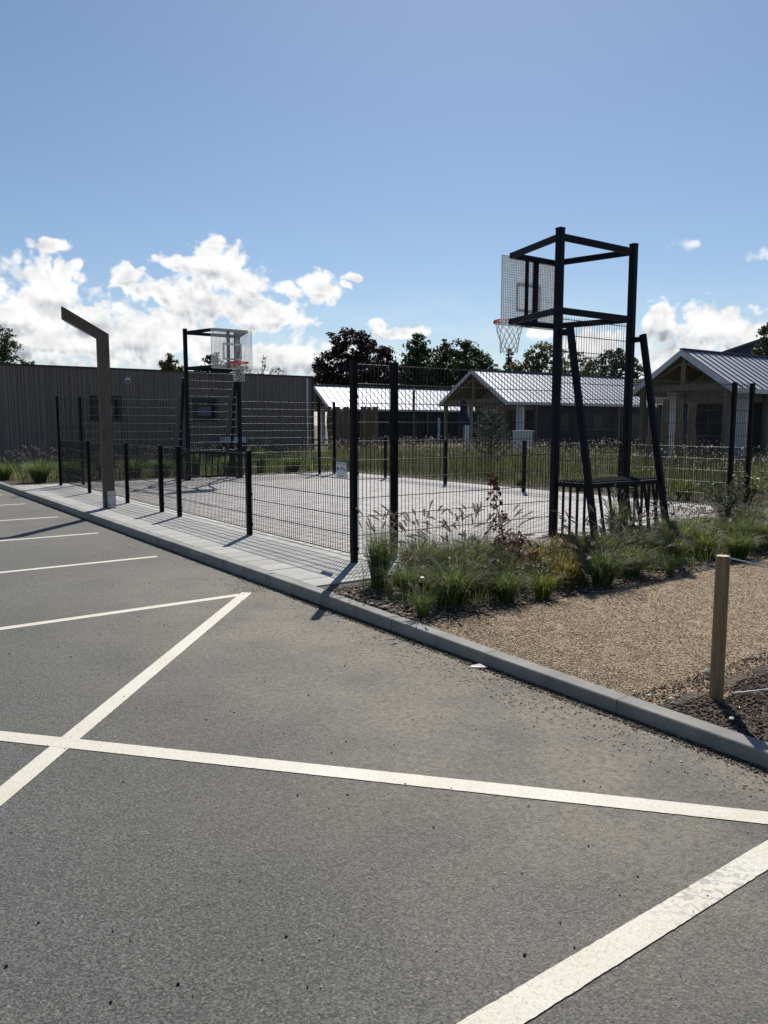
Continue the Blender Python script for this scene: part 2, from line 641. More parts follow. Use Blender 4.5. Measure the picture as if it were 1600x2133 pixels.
M_MULCH = mat('mulch_chip', (0.075, 0.052, 0.036), (0.13, 0.095, 0.068), 0.85, 3, island=0.6, c3=(0.22, 0.17, 0.125))
M_DEBRIS = mat('kerb_debris_mat', (0.10, 0.075, 0.05), (0.17, 0.13, 0.09), 0.85, 3, island=0.6, c3=(0.38, 0.30, 0.20))
M_CLOD = mat('soil_clod', (0.040, 0.030, 0.023), (0.085, 0.065, 0.048), 0.95, 20, island=0.4)
M_PEBD = mat('dark_pebble', (0.012, 0.012, 0.012), (0.03, 0.03, 0.03), 0.7)
M_PEBL = mat('pale_pebble', (0.40, 0.38, 0.34), (0.55, 0.53, 0.48), 0.7, island=0.3)
M_STEEL = mat('black_steel', (0.0025, 0.003, 0.0045), (0.005, 0.0055, 0.008), 0.5, 9, 6, spec=0.12, rough2=0.6)
M_WIRE = mat('black_wire', (0.005, 0.005, 0.007), (0.008, 0.008, 0.010), 0.40, 4, spec=0.32)
M_TOWER = mat('navy_steel', (0.002, 0.0035, 0.009), (0.004, 0.006, 0.014), 0.45, 7, 7, spec=0.15, rough2=0.6)
M_GALV = mat('galvanised', (0.42, 0.43, 0.45), (0.58, 0.59, 0.61), 0.42, 12, metal=0.5)
M_BOARD = mat('white_grating', (0.72, 0.72, 0.72), (0.82, 0.82, 0.81), 0.5, 12, trans=0.35)
M_RIM = mat('rim_red', (0.50, 0.060, 0.030), (0.62, 0.10, 0.045), 0.45, 12)
M_NET = mat('net_cord', (0.60, 0.59, 0.56), (0.74, 0.73, 0.70), 0.8, trans=0.3)
M_TIMB = mat('grey_timber', (0.062, 0.048, 0.036), (0.13, 0.104, 0.082), 0.8, 5, 8, bump=0.5, bscale=20, stretch=(9, 9, 0.7), bdist=0.006)
M_STAKE = mat('stake_timber', (0.16, 0.10, 0.050), (0.29, 0.19, 0.105), 0.75, 6, 8, bump=0.5, bscale=24, stretch=(7, 7, 0.7), bdist=0.004)
M_STAKEEND = mat('stake_end', (0.48, 0.36, 0.22), (0.62, 0.49, 0.33), 0.8, 40)
M_ROPE = mat('white_string', (0.62, 0.62, 0.60), (0.75, 0.75, 0.73), 0.7)
M_CLAD = mat('grey_cladding', (0.165, 0.135, 0.115), (0.19, 0.157, 0.135), 0.8, 2, 5, stretch=(2, 2, 0.5), island=0.07, bump=0.3, bscale=20)
M_GROOVE = mat('dark_groove', (0.045, 0.040, 0.037))
M_TRIM = mat('black_trim', (0.012, 0.012, 0.014), (0.02, 0.02, 0.022), 0.5)
M_ROOF = mat('metal_roof', (0.42, 0.44, 0.48), (0.48, 0.50, 0.54), 0.60, 2, 4, metal=0.85, rnd=0.05, bump=0.12, bscale=3, bdist=0.01)
M_SEAM = mat('roof_seam', (0.035, 0.04, 0.05), (0.05, 0.055, 0.07), 0.6, metal=0.0)
M_FASCIA = mat('fascia_grey', (0.46, 0.47, 0.48), (0.55, 0.56, 0.57), 0.6, 4)
M_WHITE = mat('white_render', (0.52, 0.54, 0.58), (0.62, 0.64, 0.68), 0.8, 3)
M_DARKW = mat('dark_timber', (0.014, 0.015, 0.020), (0.030, 0.031, 0.038), 0.7, 4, 6, stretch=(6, 6, 0.5), island=0.25)
M_LARCH = mat('larch', (0.105, 0.078, 0.055), (0.20, 0.152, 0.108), 0.8, 4, 8, stretch=(8, 8, 0.6), rnd=0.2, bump=0.4, bscale=18)
M_SOFFIT = mat('soffit_ply', (0.15, 0.130, 0.103), (0.20, 0.172, 0.138), 0.8, 3)
M_PALEB = mat('pale_boards', (0.22, 0.208, 0.185), (0.29, 0.275, 0.245), 0.8, 3, island=0.12)
M_GLASS = mat('dark_glass', (0.015, 0.018, 0.024), (0.025, 0.03, 0.04), 0.12, 2, spec=0.2)
M_CURT = mat('curtain', (0.40, 0.43, 0.50), (0.52, 0.55, 0.62), 0.9, 6)
M_BLUE = mat('blue_cladding', (0.012, 0.024, 0.070), (0.02, 0.036, 0.090), 0.6, 3, island=0.1)
M_BRTILE = mat('brown_roof_tile', (0.055, 0.038, 0.032), (0.09, 0.065, 0.055), 0.8, 6, island=0.2)
M_PARA = mat('navy_canvas', (0.012, 0.018, 0.045), (0.02, 0.028, 0.065), 0.9, 6)
M_SIGN = mat('sign_plate', (0.60, 0.63, 0.70), (0.66, 0.69, 0.75), 0.4, 3)
M_INK = mat('sign_ink', (0.02, 0.02, 0.025))
M_INKG = mat('sign_ink_grey', (0.20, 0.21, 0.24))
M_LITTER = mat('paper_litter', (0.62, 0.58, 0.55), (0.72, 0.68, 0.66), 0.8, 30)
M_BARK = mat('bark', (0.050, 0.038, 0.028), (0.095, 0.075, 0.058), 0.9, 8, 8, stretch=(4, 4, 0.8), bump=0.6, bscale=10)
M_STONE = mat('pale_stone', (0.48, 0.46, 0.42), (0.62, 0.60, 0.56), 0.8, 20)


def leafmat(name, c1, c2, c3, tr=0.40, isl=0.35):
    return mat(name, c1, c2, 0.5, 0.5, 4, island=isl, trans=tr, c3=c3, rnd=0.08, spec=0.45)


M_GRASS = leafmat('fountain_blade', (0.070, 0.110, 0.024), (0.105, 0.150, 0.036), (0.24, 0.25, 0.105), 0.52)
M_SPIKE = leafmat('grass_spike', (0.15, 0.12, 0.10), (0.22, 0.18, 0.145), (0.34, 0.30, 0.25), 0.40)
M_STEM = leafmat('grass_stem', (0.15, 0.15, 0.07), (0.22, 0.20, 0.10), (0.25, 0.22, 0.12), 0.3)
M_SEDGE = leafmat('sedge_blade', (0.17, 0.16, 0.035), (0.15, 0.17, 0.035), (0.34, 0.16, 0.05), 0.5)
M_SEDGEG = leafmat('sedge_green', (0.09, 0.13, 0.02), (0.13, 0.17, 0.03), (0.24, 0.22, 0.05), 0.45)
M_BARB = leafmat('barberry_leaf', (0.045, 0.012, 0.012), (0.075, 0.020, 0.016), (0.13, 0.04, 0.025), 0.35)
M_SHRUB = leafmat('shrub_leaf', (0.055, 0.075, 0.035), (0.085, 0.105, 0.05), (0.15, 0.16, 0.10), 0.3)
M_MEAD = leafmat('meadow_blade', (0.062, 0.088, 0.024), (0.095, 0.125, 0.040), (0.24, 0.24, 0.12), 0.45)
M_MEADD = leafmat('meadow_stem', (0.12, 0.085, 0.055), (0.17, 0.12, 0.08), (0.26, 0.2, 0.14), 0.3)
M_FLOW = leafmat('meadow_flower', (0.50, 0.46, 0.43), (0.62, 0.58, 0.54), (0.66, 0.54, 0.52), 0.45, 0.15)
M_PINE = leafmat('pine_needle', (0.045, 0.065, 0.035), (0.065, 0.085, 0.045), (0.11, 0.12, 0.06), 0.3)
M_L_OAK = leafmat('oak_leaf', (0.030, 0.048, 0.014), (0.045, 0.068, 0.020), (0.085, 0.105, 0.03), 0.30)
M_L_BEECH = leafmat('copper_leaf', (0.022, 0.010, 0.013), (0.034, 0.015, 0.017), (0.060, 0.030, 0.026), 0.28)
M_L_GREEN = leafmat('green_leaf', (0.026, 0.046, 0.014), (0.040, 0.066, 0.020), (0.078, 0.105, 0.032), 0.30)
M_L_YEL = leafmat('olive_leaf', (0.075, 0.075, 0.022), (0.11, 0.105, 0.030), (0.17, 0.16, 0.055), 0.40)
M_L_CYP = leafmat('conifer_leaf', (0.020, 0.032, 0.018), (0.030, 0.044, 0.022), (0.05, 0.065, 0.03), 0.2)

# ------------------------------------------------------------------ ground sheets
def grid(x0, x1, y0, y1, nx, ny, zf, name, mt, smooth=True):
    X = np.linspace(x0, x1, nx + 1)
    Y = np.linspace(y0, y1, ny + 1)
    XX, YY = np.meshgrid(X, Y)
    ZZ = zf(XX, YY) if callable(zf) else np.full_like(XX, zf)
    V = np.stack([XX.ravel(), YY.ravel(), ZZ.ravel()], 1)
    i = np.arange(nx * ny)
    r, c = i // nx, i % nx
    k = r * (nx + 1) + c
    F = np.stack([k, k + 1, k + nx + 2, k + nx + 1], 1)
    return npmesh(name, V, F, mt, smooth)


def lump(X, Y, s=1.0):
    z = 0
    rr = np.random.default_rng(5)
    for k in range(16):
        f = rr.uniform(2, 26)
        th = rr.uniform(0, 6.28)
        z = z + np.sin((X * math.cos(th) + Y * math.sin(th)) * f + rr.uniform(0, 6.28)) * (1 / (2 + f))
    return z * s


sheet('ground', grid(-900, 900, -900, 900, 4, 4, -0.03, 'ground', M_FIELD))
sheet('asphalt', grid(-60, -1.0, -60, 80, 10, 10, 0.0, 'asphalt', M_ASPH))
ASPH = bpy.data.objects['asphalt']
sheet('field', MB().box(-0.965, 140, -60, 160, -0.02, 0.015).mesh('field', M_FIELD))
sheet('planting_bed', grid(-0.962, 12, -2.52, -0.9, 240, 34, lambda X, Y: 0.092 - 0.018 * np.clip((-1.4 - Y), 0, 1) + lump(X, Y, 0.02) + 0.02 * np.clip(np.sin((Y + 2.52) / 1.62 * 3.14), 0, 1), 'planting_bed', M_SOIL))
sheet('soil_bed', grid(-0.962, 8, -9, -4.30, 240, 130, lambda X, Y: 0.050 + lump(X, Y, 0.055) * np.clip((X + 0.98) * 3, 0, 1), 'soil_bed', M_SOIL))
sheet('far_bed', grid(-0.962, 12.2, 13.25, 21.0, 60, 40, lambda X, Y: 0.10 + lump(X, Y, 0.03), 'far_bed', M_SOIL))
sheet('side_bed', grid(8.42, 14, -1.5, 30, 40, 160, lambda X, Y: 0.10 + lump(X, Y, 0.03), 'side_bed', M_SOIL))
sheet('gravel_path', grid(-0.962, 30, -4.45, -2.40, 400, 60, lambda X, Y: 0.096 - 0.026 * np.clip((-2.1 - Y) / 1.2, 0, 1) + lump(X * 2, Y * 2, 0.006) - 0.026 * np.clip((-3.9 - Y) * 2, 0, 1), 'gravel_path', M_GRAVEL))

# painted parking lines: children of the asphalt
def paint_line(p, q, w, z=0.0020):
    p = Vector((p[1], p[0], 0)); q = Vector((q[1], q[0], 0))
    d = q - p
    L = d.length
    d.normalize()
    s = Vector((-d.y, d.x, 0))
    n = max(6, int(L / 0.020))
    mb = MB()
    vs = []
    for i in range(n + 1):
        c = p + d * (L * i / n)
        j1 = random.gauss(0, 0.0007)
        j2 = random.gauss(0, 0.0007)
        vs += [c + s * (w / 2 + j1) + Vector((0, 0, z)), c - s * (w / 2 + j2) + Vector((0, 0, z))]
    fs = [(2 * i + 1, 2 * i + 3, 2 * i + 2, 2 * i) for i in range(n)]
    mb.add(vs, fs)
    link('painted_line', mb.mesh('painted_line', M_PAINT), ASPH)


for k, a_ in enumerate((-0.29, 2.19, 4.64, 7.04, 9.70, 12.15)):
    paint_line((a_, -1.36), (a_ - 0.04, -6.4), 0.092)
paint_line((-0.24, -1.36), (-5.645, -6.0), 0.102, 0.0026)
paint_line((-0.067, -6.0), (-5.34, -1.41), 0.106, 0.0032)
paint_line((-5.378, -1.36), (-5.352, -6.4), 0.102, 0.0038)

# kerb: one stone after another
KERB = tag(link('kerb', MB().box(-1.058, -0.963, -16, 40, -0.06, 0.062).mesh('kerb', M_JOINT), None, W(0, 0, 0), RZ), kind='structure')
ks = MB()
prof = [(-1.068, -0.06), (-0.958, -0.06), (-0.958, 0.112), (-1.051, 0.112), (-1.058, 0.110), (-1.063, 0.104)]
prof = prof[::-1]
ks.prism(prof, 0.003, 1.027)
kme = ks.mesh('kerb_stone', M_KERB)
for k in range(-12, 30):
    o = link('kerb_stone', kme, KERB)
    y0_ = -0.055 + 1.03 * k
    tz = lambda a: -0.032 * min(1, max(0, (-0.9 - a) / 2.6))
    o.location = (random.gauss(0, 0.0012), y0_, tz(y0_) + random.gauss(0, 0.0008))
    o.rotation_euler = (math.atan2(tz(y0_ + 1.03) - tz(y0_), 1.03), 0, random.gauss(0, 0.0008))


def tile_mesh(name, lx, ly, gap, mt, ch=0.004, z0=0.02):
    """paving unit with chamfered top, top at z=0"""
    x0, x1, y0, y1 = gap / 2, lx - gap / 2, gap / 2, ly - gap / 2
    mb = MB()
    mb.add([(x0, y0, -z0), (x1, y0, -z0), (x1, y1, -z0), (x0, y1, -z0), (x0, y0, -ch), (x1, y0, -ch), (x1, y1, -ch), (x0, y1, -ch),
            (x0 + ch, y0 + ch, 0), (x1 - ch, y0 + ch, 0), (x1 - ch, y1 - ch, 0), (x0 + ch, y1 - ch, 0)],
           [(0, 1, 5, 4), (1, 2, 6, 5), (2, 3, 7, 6), (3, 0, 4, 7), (4, 5, 9, 8), (5, 6, 10, 9), (6, 7, 11, 10), (7, 4, 8, 11), (8, 9, 10, 11)])
    return mb


PAVE = tag(link('pavement', MB().box(-0.956, 8.44, -1.04, 13.30, 0.0, 0.097).mesh('pavement', M_JOINT), None, W(0, 0, 0), RZ), kind='structure')
sl = tile_mesh('paving_slab', 0.55, 0.30, 0.006, M_SLAB).mesh('paving_slab', M_SLAB)
for r in range(2):
    for k in range(47):
        o = link('paving_slab', sl, PAVE)
        o.location = (-0.955 + 0.55 * r, -0.80 + 0.30 * k, PAV + random.gauss(0, 0.0010))
        o.rotation_euler = (random.gauss(0, 0.0012), random.gauss(0, 0.0012), 0)
sl2 = tile_mesh('paving_slab', 0.30, 0.50, 0.006, M_SLAB).mesh('paving_slab', M_SLAB)
for r in range(2):
    for k in range(27):
        o = link('paving_slab', sl2, PAVE)
        o.location = (0.155 + 0.30 * k, -1.01 + 0.50 * r, PAV + random.gauss(0, 0.0010))
        o.rotation_euler = (random.gauss(0, 0.0012), random.gauss(0, 0.0012), 0)
# court tiles, 0.2 m square in running bond; the 300 that show largest are single parts
tb = tile_mesh('court_tile', 0.205, 0.20, 0.013, M_TILE, 0.005)
tme = tb.mesh('court_tile', M_TILE)
tiles = []
for i in range(40):
    x = 0.16 + 0.205 * i
    for j in range(67):
        y = 0.0 + 0.20 * j + (0.10 if i % 2 else 0)
        if y + 0.2 > 13.3:
            continue
        p = W(x + .1, y + .1, PAV)
        ang = abs(math.atan2(p.x, p.y))
        tiles.append(((p.length if ang < 0.47 else 99), x, y))
tiles.sort()
rest = MB()
for k, (d_, x, y) in enumerate(tiles):
    z = PAV + random.gauss(0, 0.0010)
    if k < 300:
        o = link('court_tile', tme, PAVE)
        o.location = (x, y, z)
        o.rotation_euler = (random.gauss(0, 0.002), random.gauss(0, 0.002), 0)
    else:
        tx, ty = random.gauss(0, 0.002), random.gauss(0, 0.002)
        rest.add([(x + v[0], y + v[1], z + v[2] + tx * (v[0] - .1) + ty * (v[1] - .1)) for v in tb.v], tb.f)
tag(link('court_tiles', rest.mesh('court_tiles', M_TILE), PAVE), kind='stuff')


# ------------------------------------------------------------------ scatter helpers
def scatter_chips(name, n, xf, yf, zf, smin, smax, flat, mt, seed, elong=1.0, kind='stuff'):
    r = np.random.default_rng(seed)
    X = xf(r, n); Y = yf(r, n, X)
    Z = zf(X, Y) if callable(zf) else np.full(n, zf)
    S = r.uniform(smin, smax, n)
    base = np.array([(1, 0, 0), (-.55, .8, .1), (-.5, -.85, 0), (0.05, 0.1, 1.0), (0.1, -.1, -.6)])
    fa = np.array([(0, 1, 3), (1, 2, 3), (2, 0, 3), (1, 0, 4), (2, 1, 4), (0, 2, 4)])
    th = r.uniform(0, 6.283, n)
    tx = r.normal(0, 0.35, n)
    V = base[None] * np.stack([S * elong * r.uniform(.7, 1.2, n), S * r.uniform(.6, 1.1, n), S * flat * r.uniform(.6, 1.4, n)], 1)[:, None]
    c, s_ = np.cos(tx)[:, None], np.sin(tx)[:, None]
    V = np.stack([V[..., 0], V[..., 1] * c - V[..., 2] * s_, V[..., 1] * s_ + V[..., 2] * c], -1)
    c, s_ = np.cos(th)[:, None], np.sin(th)[:, None]
    V = np.stack([V[..., 0] * c - V[..., 1] * s_, V[..., 0] * s_ + V[..., 1] * c, V[..., 2]], -1)
    V = V + np.stack([X, Y, Z], 1)[:, None]
    F = (fa[None] + 5 * np.arange(n)[:, None, None]).reshape(-1, 3)
    me = npmesh(name, V.reshape(-1, 3), F, mt)
    return tag(link(name, me, None, W(0, 0, 0), RZ), kind=kind)


U = lambda a, b: (lambda r, n, *k: r.uniform(a, b, n))
scatter_chips('gravel', 70000, lambda r, n: -0.945 + 6.5 * r.uniform(0, 1, n) ** 1.5, lambda r, n, X: r.normal(0, 0.03, n) + r.uniform(-4.42, -2.42, n), lambda X, Y: 0.098 - 0.026 * np.clip((-2.1 - Y) / 1.2, 0, 1) - 0.026 * np.clip((-3.9 - Y) * 2, 0, 1) - 0.0 * X, 0.0025, 0.0075, 0.55, M_CHIP, 1, 1.4)
scatter_chips('mulch', 9000, lambda r, n: -0.95 + 7 * r.uniform(0, 1, n) ** 1.3, lambda r, n, X: r.uniform(-2.50, -0.98, n), lambda X, Y: 0.100 - 0.018 * np.clip((-1.4 - Y), 0, 1) + lump(X, Y, 0.02) + 0.02 * np.clip(np.sin((Y + 2.52) / 1.62 * 3.14), 0, 1), 0.008, 0.024, 0.45, M_MULCH, 2, 1.9)
scatter_chips('soil_clods', 11000, lambda r, n: -0.95 + 2.6 * r.uniform(0, 1, n) ** 1.4, lambda r, n, X: -4.38 - 2.2 * r.uniform(0, 1, n) ** 1.5, lambda X, Y: 0.054 + lump(X, Y, 0.055) * np.clip((X + 0.98) * 3, 0, 1), 0.003, 0.016, 0.7, M_CLOD, 3, 1.2)
scatter_chips('soil_fibres', 900, lambda r, n: -0.93 + 2.2 * r.uniform(0, 1, n) ** 1.4, lambda r, n, X: -4.30 - 1.8 * r.uniform(0, 1, n) ** 1.3, lambda X, Y: 0.064 + lump(X, Y, 0.055) * np.clip((X + 0.98) * 3, 0, 1), 0.0016, 0.0028, 0.6, M_CHIP, 33, 12)
scatter_chips('soil_crumbs', 2500, lambda r, n: -0.95 + 1.6 * r.uniform(0, 1, n), lambda r, n, X: -4.15 - 0.5 * r.uniform(0, 1, n), lambda X, Y: 0.074 - 0.026 * np.clip((-3.9 - Y) * 2, 0, 1), 0.003, 0.011, 0.8, M_CLOD, 4)
scatter_chips('gutter_dirt', 9000, lambda r, n: -1.066 - 0.085 * r.uniform(0, 1, n) ** 1.6, lambda r, n, X: np.where(r.uniform(0, 1, n) < .72, r.uniform(-7, -0.6, n), r.uniform(-1, 12, n)), 0.003, 0.002, 0.009, 0.6, M_CLOD, 44, 1.5)
scatter_chips('kerb_debris', 3600, lambda r, n: -1.07 - 0.40 * r.uniform(0, 1, n) ** 3.4, lambda r, n, X: r.choice([0, 1], n, p=[.25, .75]) * r.normal(-3.6, 1.0, n) + r.uniform(-0.3, 0.3, n) + (r.uniform(0, 1, n) < .25) * r.uniform(-3, 12, n), 0.003, 0.002, 0.007, 0.4, M_DEBRIS, 6, 2.2)
scatter_chips('stray_gravel', 900, lambda r, n: -1.09 - 0.8 * r.uniform(0, 1, n) ** 2.4, lambda r, n, X: r.normal(-3.2, 1.0, n), 0.002, 0.002, 0.006, 0.5, M_CHIP, 8, 1.3)
scatter_chips('dark_grit', 620, lambda r, n: -1.3 - 5.0 * r.uniform(0, 1, n), lambda r, n, X: r.uniform(-8, 6, n), 0.003, 0.003, 0.0085, 0.7, M_PEBD, 9)
scatter_chips('pale_grit', 650, lambda r, n: -1.3 - 5.0 * r.uniform(0, 1, n), lambda r, n, X: r.uniform(-8, 2, n), 0.003, 0.002, 0.0055, 0.7, M_PEBL, 10)


# ------------------------------------------------------------------ grasses
def blades(n, h, reach, seed, width=0.004, rbase=0.05, droop=0.35, seg=5, hvar=0.35, upright=0.0):
    r = np.random.default_rng(seed)
    th = r.uniform(0, 6.283, n)
    rb = rbase * np.sqrt(r.uniform(0, 1, n))
    bx, by = rb * np.cos(th), rb * np.sin(th)
    th2 = th + r.normal(0, 0.5, n)
    H = h * (1 - hvar * r.uniform(0, 1, n) ** 1.3)
    k = r.uniform(0, 1, n) ** 0.8
    Rr = reach * k * r.uniform(.7, 1.1, n) * (1 - upright)
    t = np.linspace(0, 1, seg + 1)[None]
    rad = Rr[:, None] * (0.45 * t + 0.55 * t ** 2.2)
    z = H[:, None] * (t * (1 + droop * k[:, None] * 0.8) - droop * 1.3 * k[:, None] * t ** 2.6)
    wob = r.normal(0, 0.02, n)[:, None] * t ** 2
    x = bx[:, None] + np.cos(th2)[:, None] * rad + wob
    y = by[:, None] + np.sin(th2)[:, None] * rad - wob
    wd = width * r.uniform(.6, 1.3, n)[:, None] * (1 - t ** 1.7) + 0.0004
    tw = th2 + math.pi / 2 + r.normal(0, 0.5, n)
    px, py = np.cos(tw)[:, None] * wd / 2, np.sin(tw)[:, None] * wd / 2
    A = np.stack([x - px, y - py, z], -1)
    B = np.stack([x + px, y + py, z], -1)
    V = np.stack([A, B], 2).reshape(-1, 3)
    m = seg + 1
    base = (np.arange(n) * m * 2)[:, None]
    i = (np.arange(seg) * 2)[None]
    a = base + i
    F = np.stack([a, a + 1, a + 3, a + 2], -1).reshape(-1, 4)
    return V, F


def spikes(n, h, reach, seed, rbase=0.04, length=0.12, thick=0.018):
    """flower stems with bottle-brush heads; returns (stem MB, spike V, F)"""
    r = random.Random(seed)
    st = MB()
    V = []
    F = []
    k = 0
    for _ in range(n):
        th = r.uniform(0, 6.283)
        rr = reach * r.uniform(0.15, 1.0)
        hh = h * r.uniform(0.72, 1.08)
        b = Vector((math.cos(th), math.sin(th), 0))
        p0 = b * rbase * r.random()
        pts = []
        for t in (0, .35, .7, 1.0):
            pts.append(p0 + b * rr * (0.35 * t + 0.65 * t * t) + Vector((0, 0, hh * (t - 0.10 * t * t * rr / max(reach, .01)))))
        st.tube(pts, [0.0016, 0.0014, 0.0011, 0.001], 3, False)
        d = (pts[3] - pts[2]).normalized()
        d = (d + b * r.uniform(0, 0.35) + Vector((r.gauss(0, .08), r.gauss(0, .08), -r.uniform(0, .15)))).normalized()
        L = length * r.uniform(.75, 1.2)
        nb = 130
        u = d.orthogonal().normalized()
        w = d.cross(u)
        for q in range(nb):
            t = (q + .5) / nb
            c = pts[3] + d * (L * t) + b * (0.015 * t * t) - Vector((0, 0, 0.02 * t * t))
            a = q * 2.4
            rad = thick * (math.sin(math.pi * min(1, t * 0.92 + 0.06)) ** 0.6) * r.uniform(.8, 1.25)
            o_ = (u * math.cos(a) + w * math.sin(a))
            tip = c + o_ * rad + d * rad * 1.1
            s_ = o_.cross(d) * 0.0028
            V += [tuple(c - s_), tuple(c + s_), tuple(tip)]
            F.append((k, k + 1, k + 2))
            k += 3
    return st, V, F


GRASS = {}


def grass_kind(key, n, h, reach, nsp, seed, width=0.0042, rbase=0.06, droop=0.35, sph=1.1, mt=None, upright=0.0, splen=0.12, hvar=.4):
    V, F = blades(n, h, reach, seed, width, rbase, droop, 5, hvar, upright)
    me = npmesh('blades', V, F, mt or M_GRASS)
    parts = [('blades', me)]
    if nsp:
        st, sv, sf = spikes(nsp, h * sph, reach * 1.0 * (1 - upright), seed + 5, rbase * .6, splen)
        parts.append(('flower_stems', st.mesh('flower_stems', M_STEM)))
        parts.append(('flower_spikes', npmesh('flower_spikes', sv, sf, M_SPIKE)))
    GRASS[key] = parts


grass_kind('tall', 620, 0.80, 0.40, 14, 21, 0.0050, 0.08, 0.25, 1.12, upright=0.45)
grass_kind('big1', 1250, 0.56, 0.56, 30, 22, 0.0050, 0.12, 0.55, 1.25)
grass_kind('big2', 1150, 0.52, 0.56, 28, 23, 0.0050, 0.12, 0.60, 1.22)
grass_kind('mid1', 850, 0.42, 0.44, 14, 24, 0.0050, 0.09, 0.60, 1.2)
grass_kind('mid2', 750, 0.40, 0.40, 14, 25, 0.0050, 0.08, 0.62, 1.15)
grass_kind('small', 200, 0.25, 0.17, 0, 26, 0.0035, 0.04, 0.4)
grass_kind('smallf', 240, 0.27, 0.20, 6, 27, 0.0035, 0.04, 0.45, 1.1, splen=0.07)
grass_kind('sedge', 300, 0.34, 0.28, 0, 28, 0.0085, 0.07, 0.7, mt=M_SEDGE, hvar=.5)
grass_kind('sedge2', 280, 0.32, 0.27, 0, 29, 0.0085, 0.07, 0.7, mt=M_SEDGE, hvar=.5)
grass_kind('sedgeg', 280, 0.32, 0.26, 0, 30, 0.0080, 0.07, 0.6, mt=M_SEDGEG, hvar=.5)


def clump(kind, b, a, label, s=1.0, name='fountain_grass', cat='grass clump', group=None, z=0.095, rz=None):
    t = thing(name, label, cat, b, a, z, rz if rz is not None else random.uniform(0, 6.28), group)
    s *= 1.03 if a > 5 else (1.25 if name == 'sedge' else 0.98)
    t.scale = (s, s, s * random.uniform(.95, 1.05))
    for nm, me in GRASS[kind]:
        link(nm, me, t)
    return t


G1 = 'fountain grasses in the bed beside the gravel path'
clump('tall', -0.51, -1.17, 'tall upright fountain grass right at the corner fence post, nearest the kerb', 0.82, group=G1)
clump('big1', -0.05, -1.24, 'broad fountain grass with many upright brown spikes before the second tall fence post', 0.95, group=G1)
clump('big2', 0.10, -1.62, 'large fountain grass with leaning spikes in the middle of the front grass mass', 1.0, group=G1)
clump('big1', 0.48, -1.42, 'fountain grass with spikes before the tall mesh panel, next to the red barberry', 0.95, group=G1, rz=1.1)
clump('big2', -0.40, -2.02, 'dense low fountain grass with pale nodding plumes at the edge of the gravel path', 0.80, group=G1, rz=2.2)
clump('mid1', -0.46, -1.52, 'low spreading fountain grass behind the small yellowish tuft by the kerb', 0.85, group=G1)
clump('smallf', -0.83, -2.20, 'small yellowish grass tuft by the kerb at the corner of the gravel path', 1.0, 'fountain_grass', group=G1)
clump('mid2', 0.42, -1.80, 'fountain grass arching right toward the red barberry', 0.95, group=G1)
clump('mid2', 0.06, -2.20, 'low dark fountain grass at the path edge below the big clumps', 0.75, group=G1, rz=4)
clump('big2', 1.27, -2.22, 'green fountain grass on the path edge right of the orange sedges', 0.72, group=G1)
clump('mid1', 1.87, -2.10, 'medium fountain grass on the path edge below the left brace', 0.82, group=G1)
clump('big1', 2.00, -1.62, 'feathery fountain grass in front of the goal bars, left of its outer leg', 0.80, group=G1)
clump('big2', 2.46, -1.60, 'fountain grass with pale plumes in the middle before the goal', 0.80, group=G1)
clump('mid1', 2.04, -1.32, 'fountain grass under the left brace foot', 0.85, group=G1)
clump('small', 2.17, -2.32, 'single short grass tuft standing apart on the mulch near the path', 1.0, 'grass_tuft', group=G1)
clump('tall', 3.10, -0.98, 'long bladed grass rising in front of the goal grating', 0.85, group=G1)
clump('mid1', 2.90, -1.50, 'fountain grass with pale bent stems left of the right brace', 0.95, group=G1)
clump('mid2', 2.92, -1.85, 'short green grass just left of the right brace foot near the mulch', 0.80, group=G1)
clump('big1', 3.45, -1.60, 'lush green grass around the foot of the right brace', 0.80, group=G1)
clump('big2', 3.90, -1.15, 'bright arching grass right of the goal', 0.80, group=G1)
G2 = 'sedges with orange and yellow tips in the mulch bed'
clump('sedge', 1.40, -1.10, 'orange tipped sedge behind the red barberry', 1.0, 'sedge', 'sedge', G2)
clump('sedge2', 1.17, -1.56, 'green and orange sedge immediately right of the barberry', 1.1, 'sedge', 'sedge', G2)
clump('sedge', 1.66, -1.40, 'orange sedge leaning toward the left brace', 1.0, 'sedge', 'sedge', G2)
clump('sedge', 0.90, -2.10, 'upright orange sedge beside the path-edge fountain grass', 0.85, 'sedge', 'sedge', G2)
clump('sedge2', 1.12, -1.92, 'middle orange sedge in the group between barberry and green grass', 0.85, 'sedge', 'sedge', G2)
clump('sedgeg', 0.42, -2.28, 'low green sedge at the path edge below the barberry', 0.70, 'sedge', 'sedge', G2)
clump('sedgeg', 3.35, -1.95, 'bright yellow-green sedge between the right brace and the stake', 0.95, 'sedge', 'sedge', G2)
clump('sedgeg', 4.10, -1.42, 'yellow sedge left of the leafy shrub', 1.0, 'sedge', 'sedge', G2)
clump('sedge', 4.55, -1.05, 'golden sedge in front of the double corner posts', 0.9, 'sedge', 'sedge', G2)
G3 = 'grasses at the right end of the bed'
clump('mid1', 3.62, -2.20, 'grey green grass above the stake top', 0.85, group=G3)
clump('big1', 4.25, -1.90, 'fountain grass behind and right of the stake', 0.80, group=G3)
clump('big2', 4.55, -2.05, 'pale plumed fountain grass at the right picture edge', 0.85, group=G3)
clump('big1', 5.4, -1.35, 'tall grass under the leafy pale-flecked shrub', 0.9, group=G3)
clump('mid2', 4.95, -1.05, 'small dark fountain grass left of the leafy shrub', 0.9, group=G3)
clump('big2', 6.2, -1.55, 'large grass at the far right of the bed', 1.0, group=G3)
clump('mid1', 5.9, -0.95, 'short grass at the base of the corner post pair', 0.9, group=G3)
G4 = 'fountain grasses in front of the grey building'
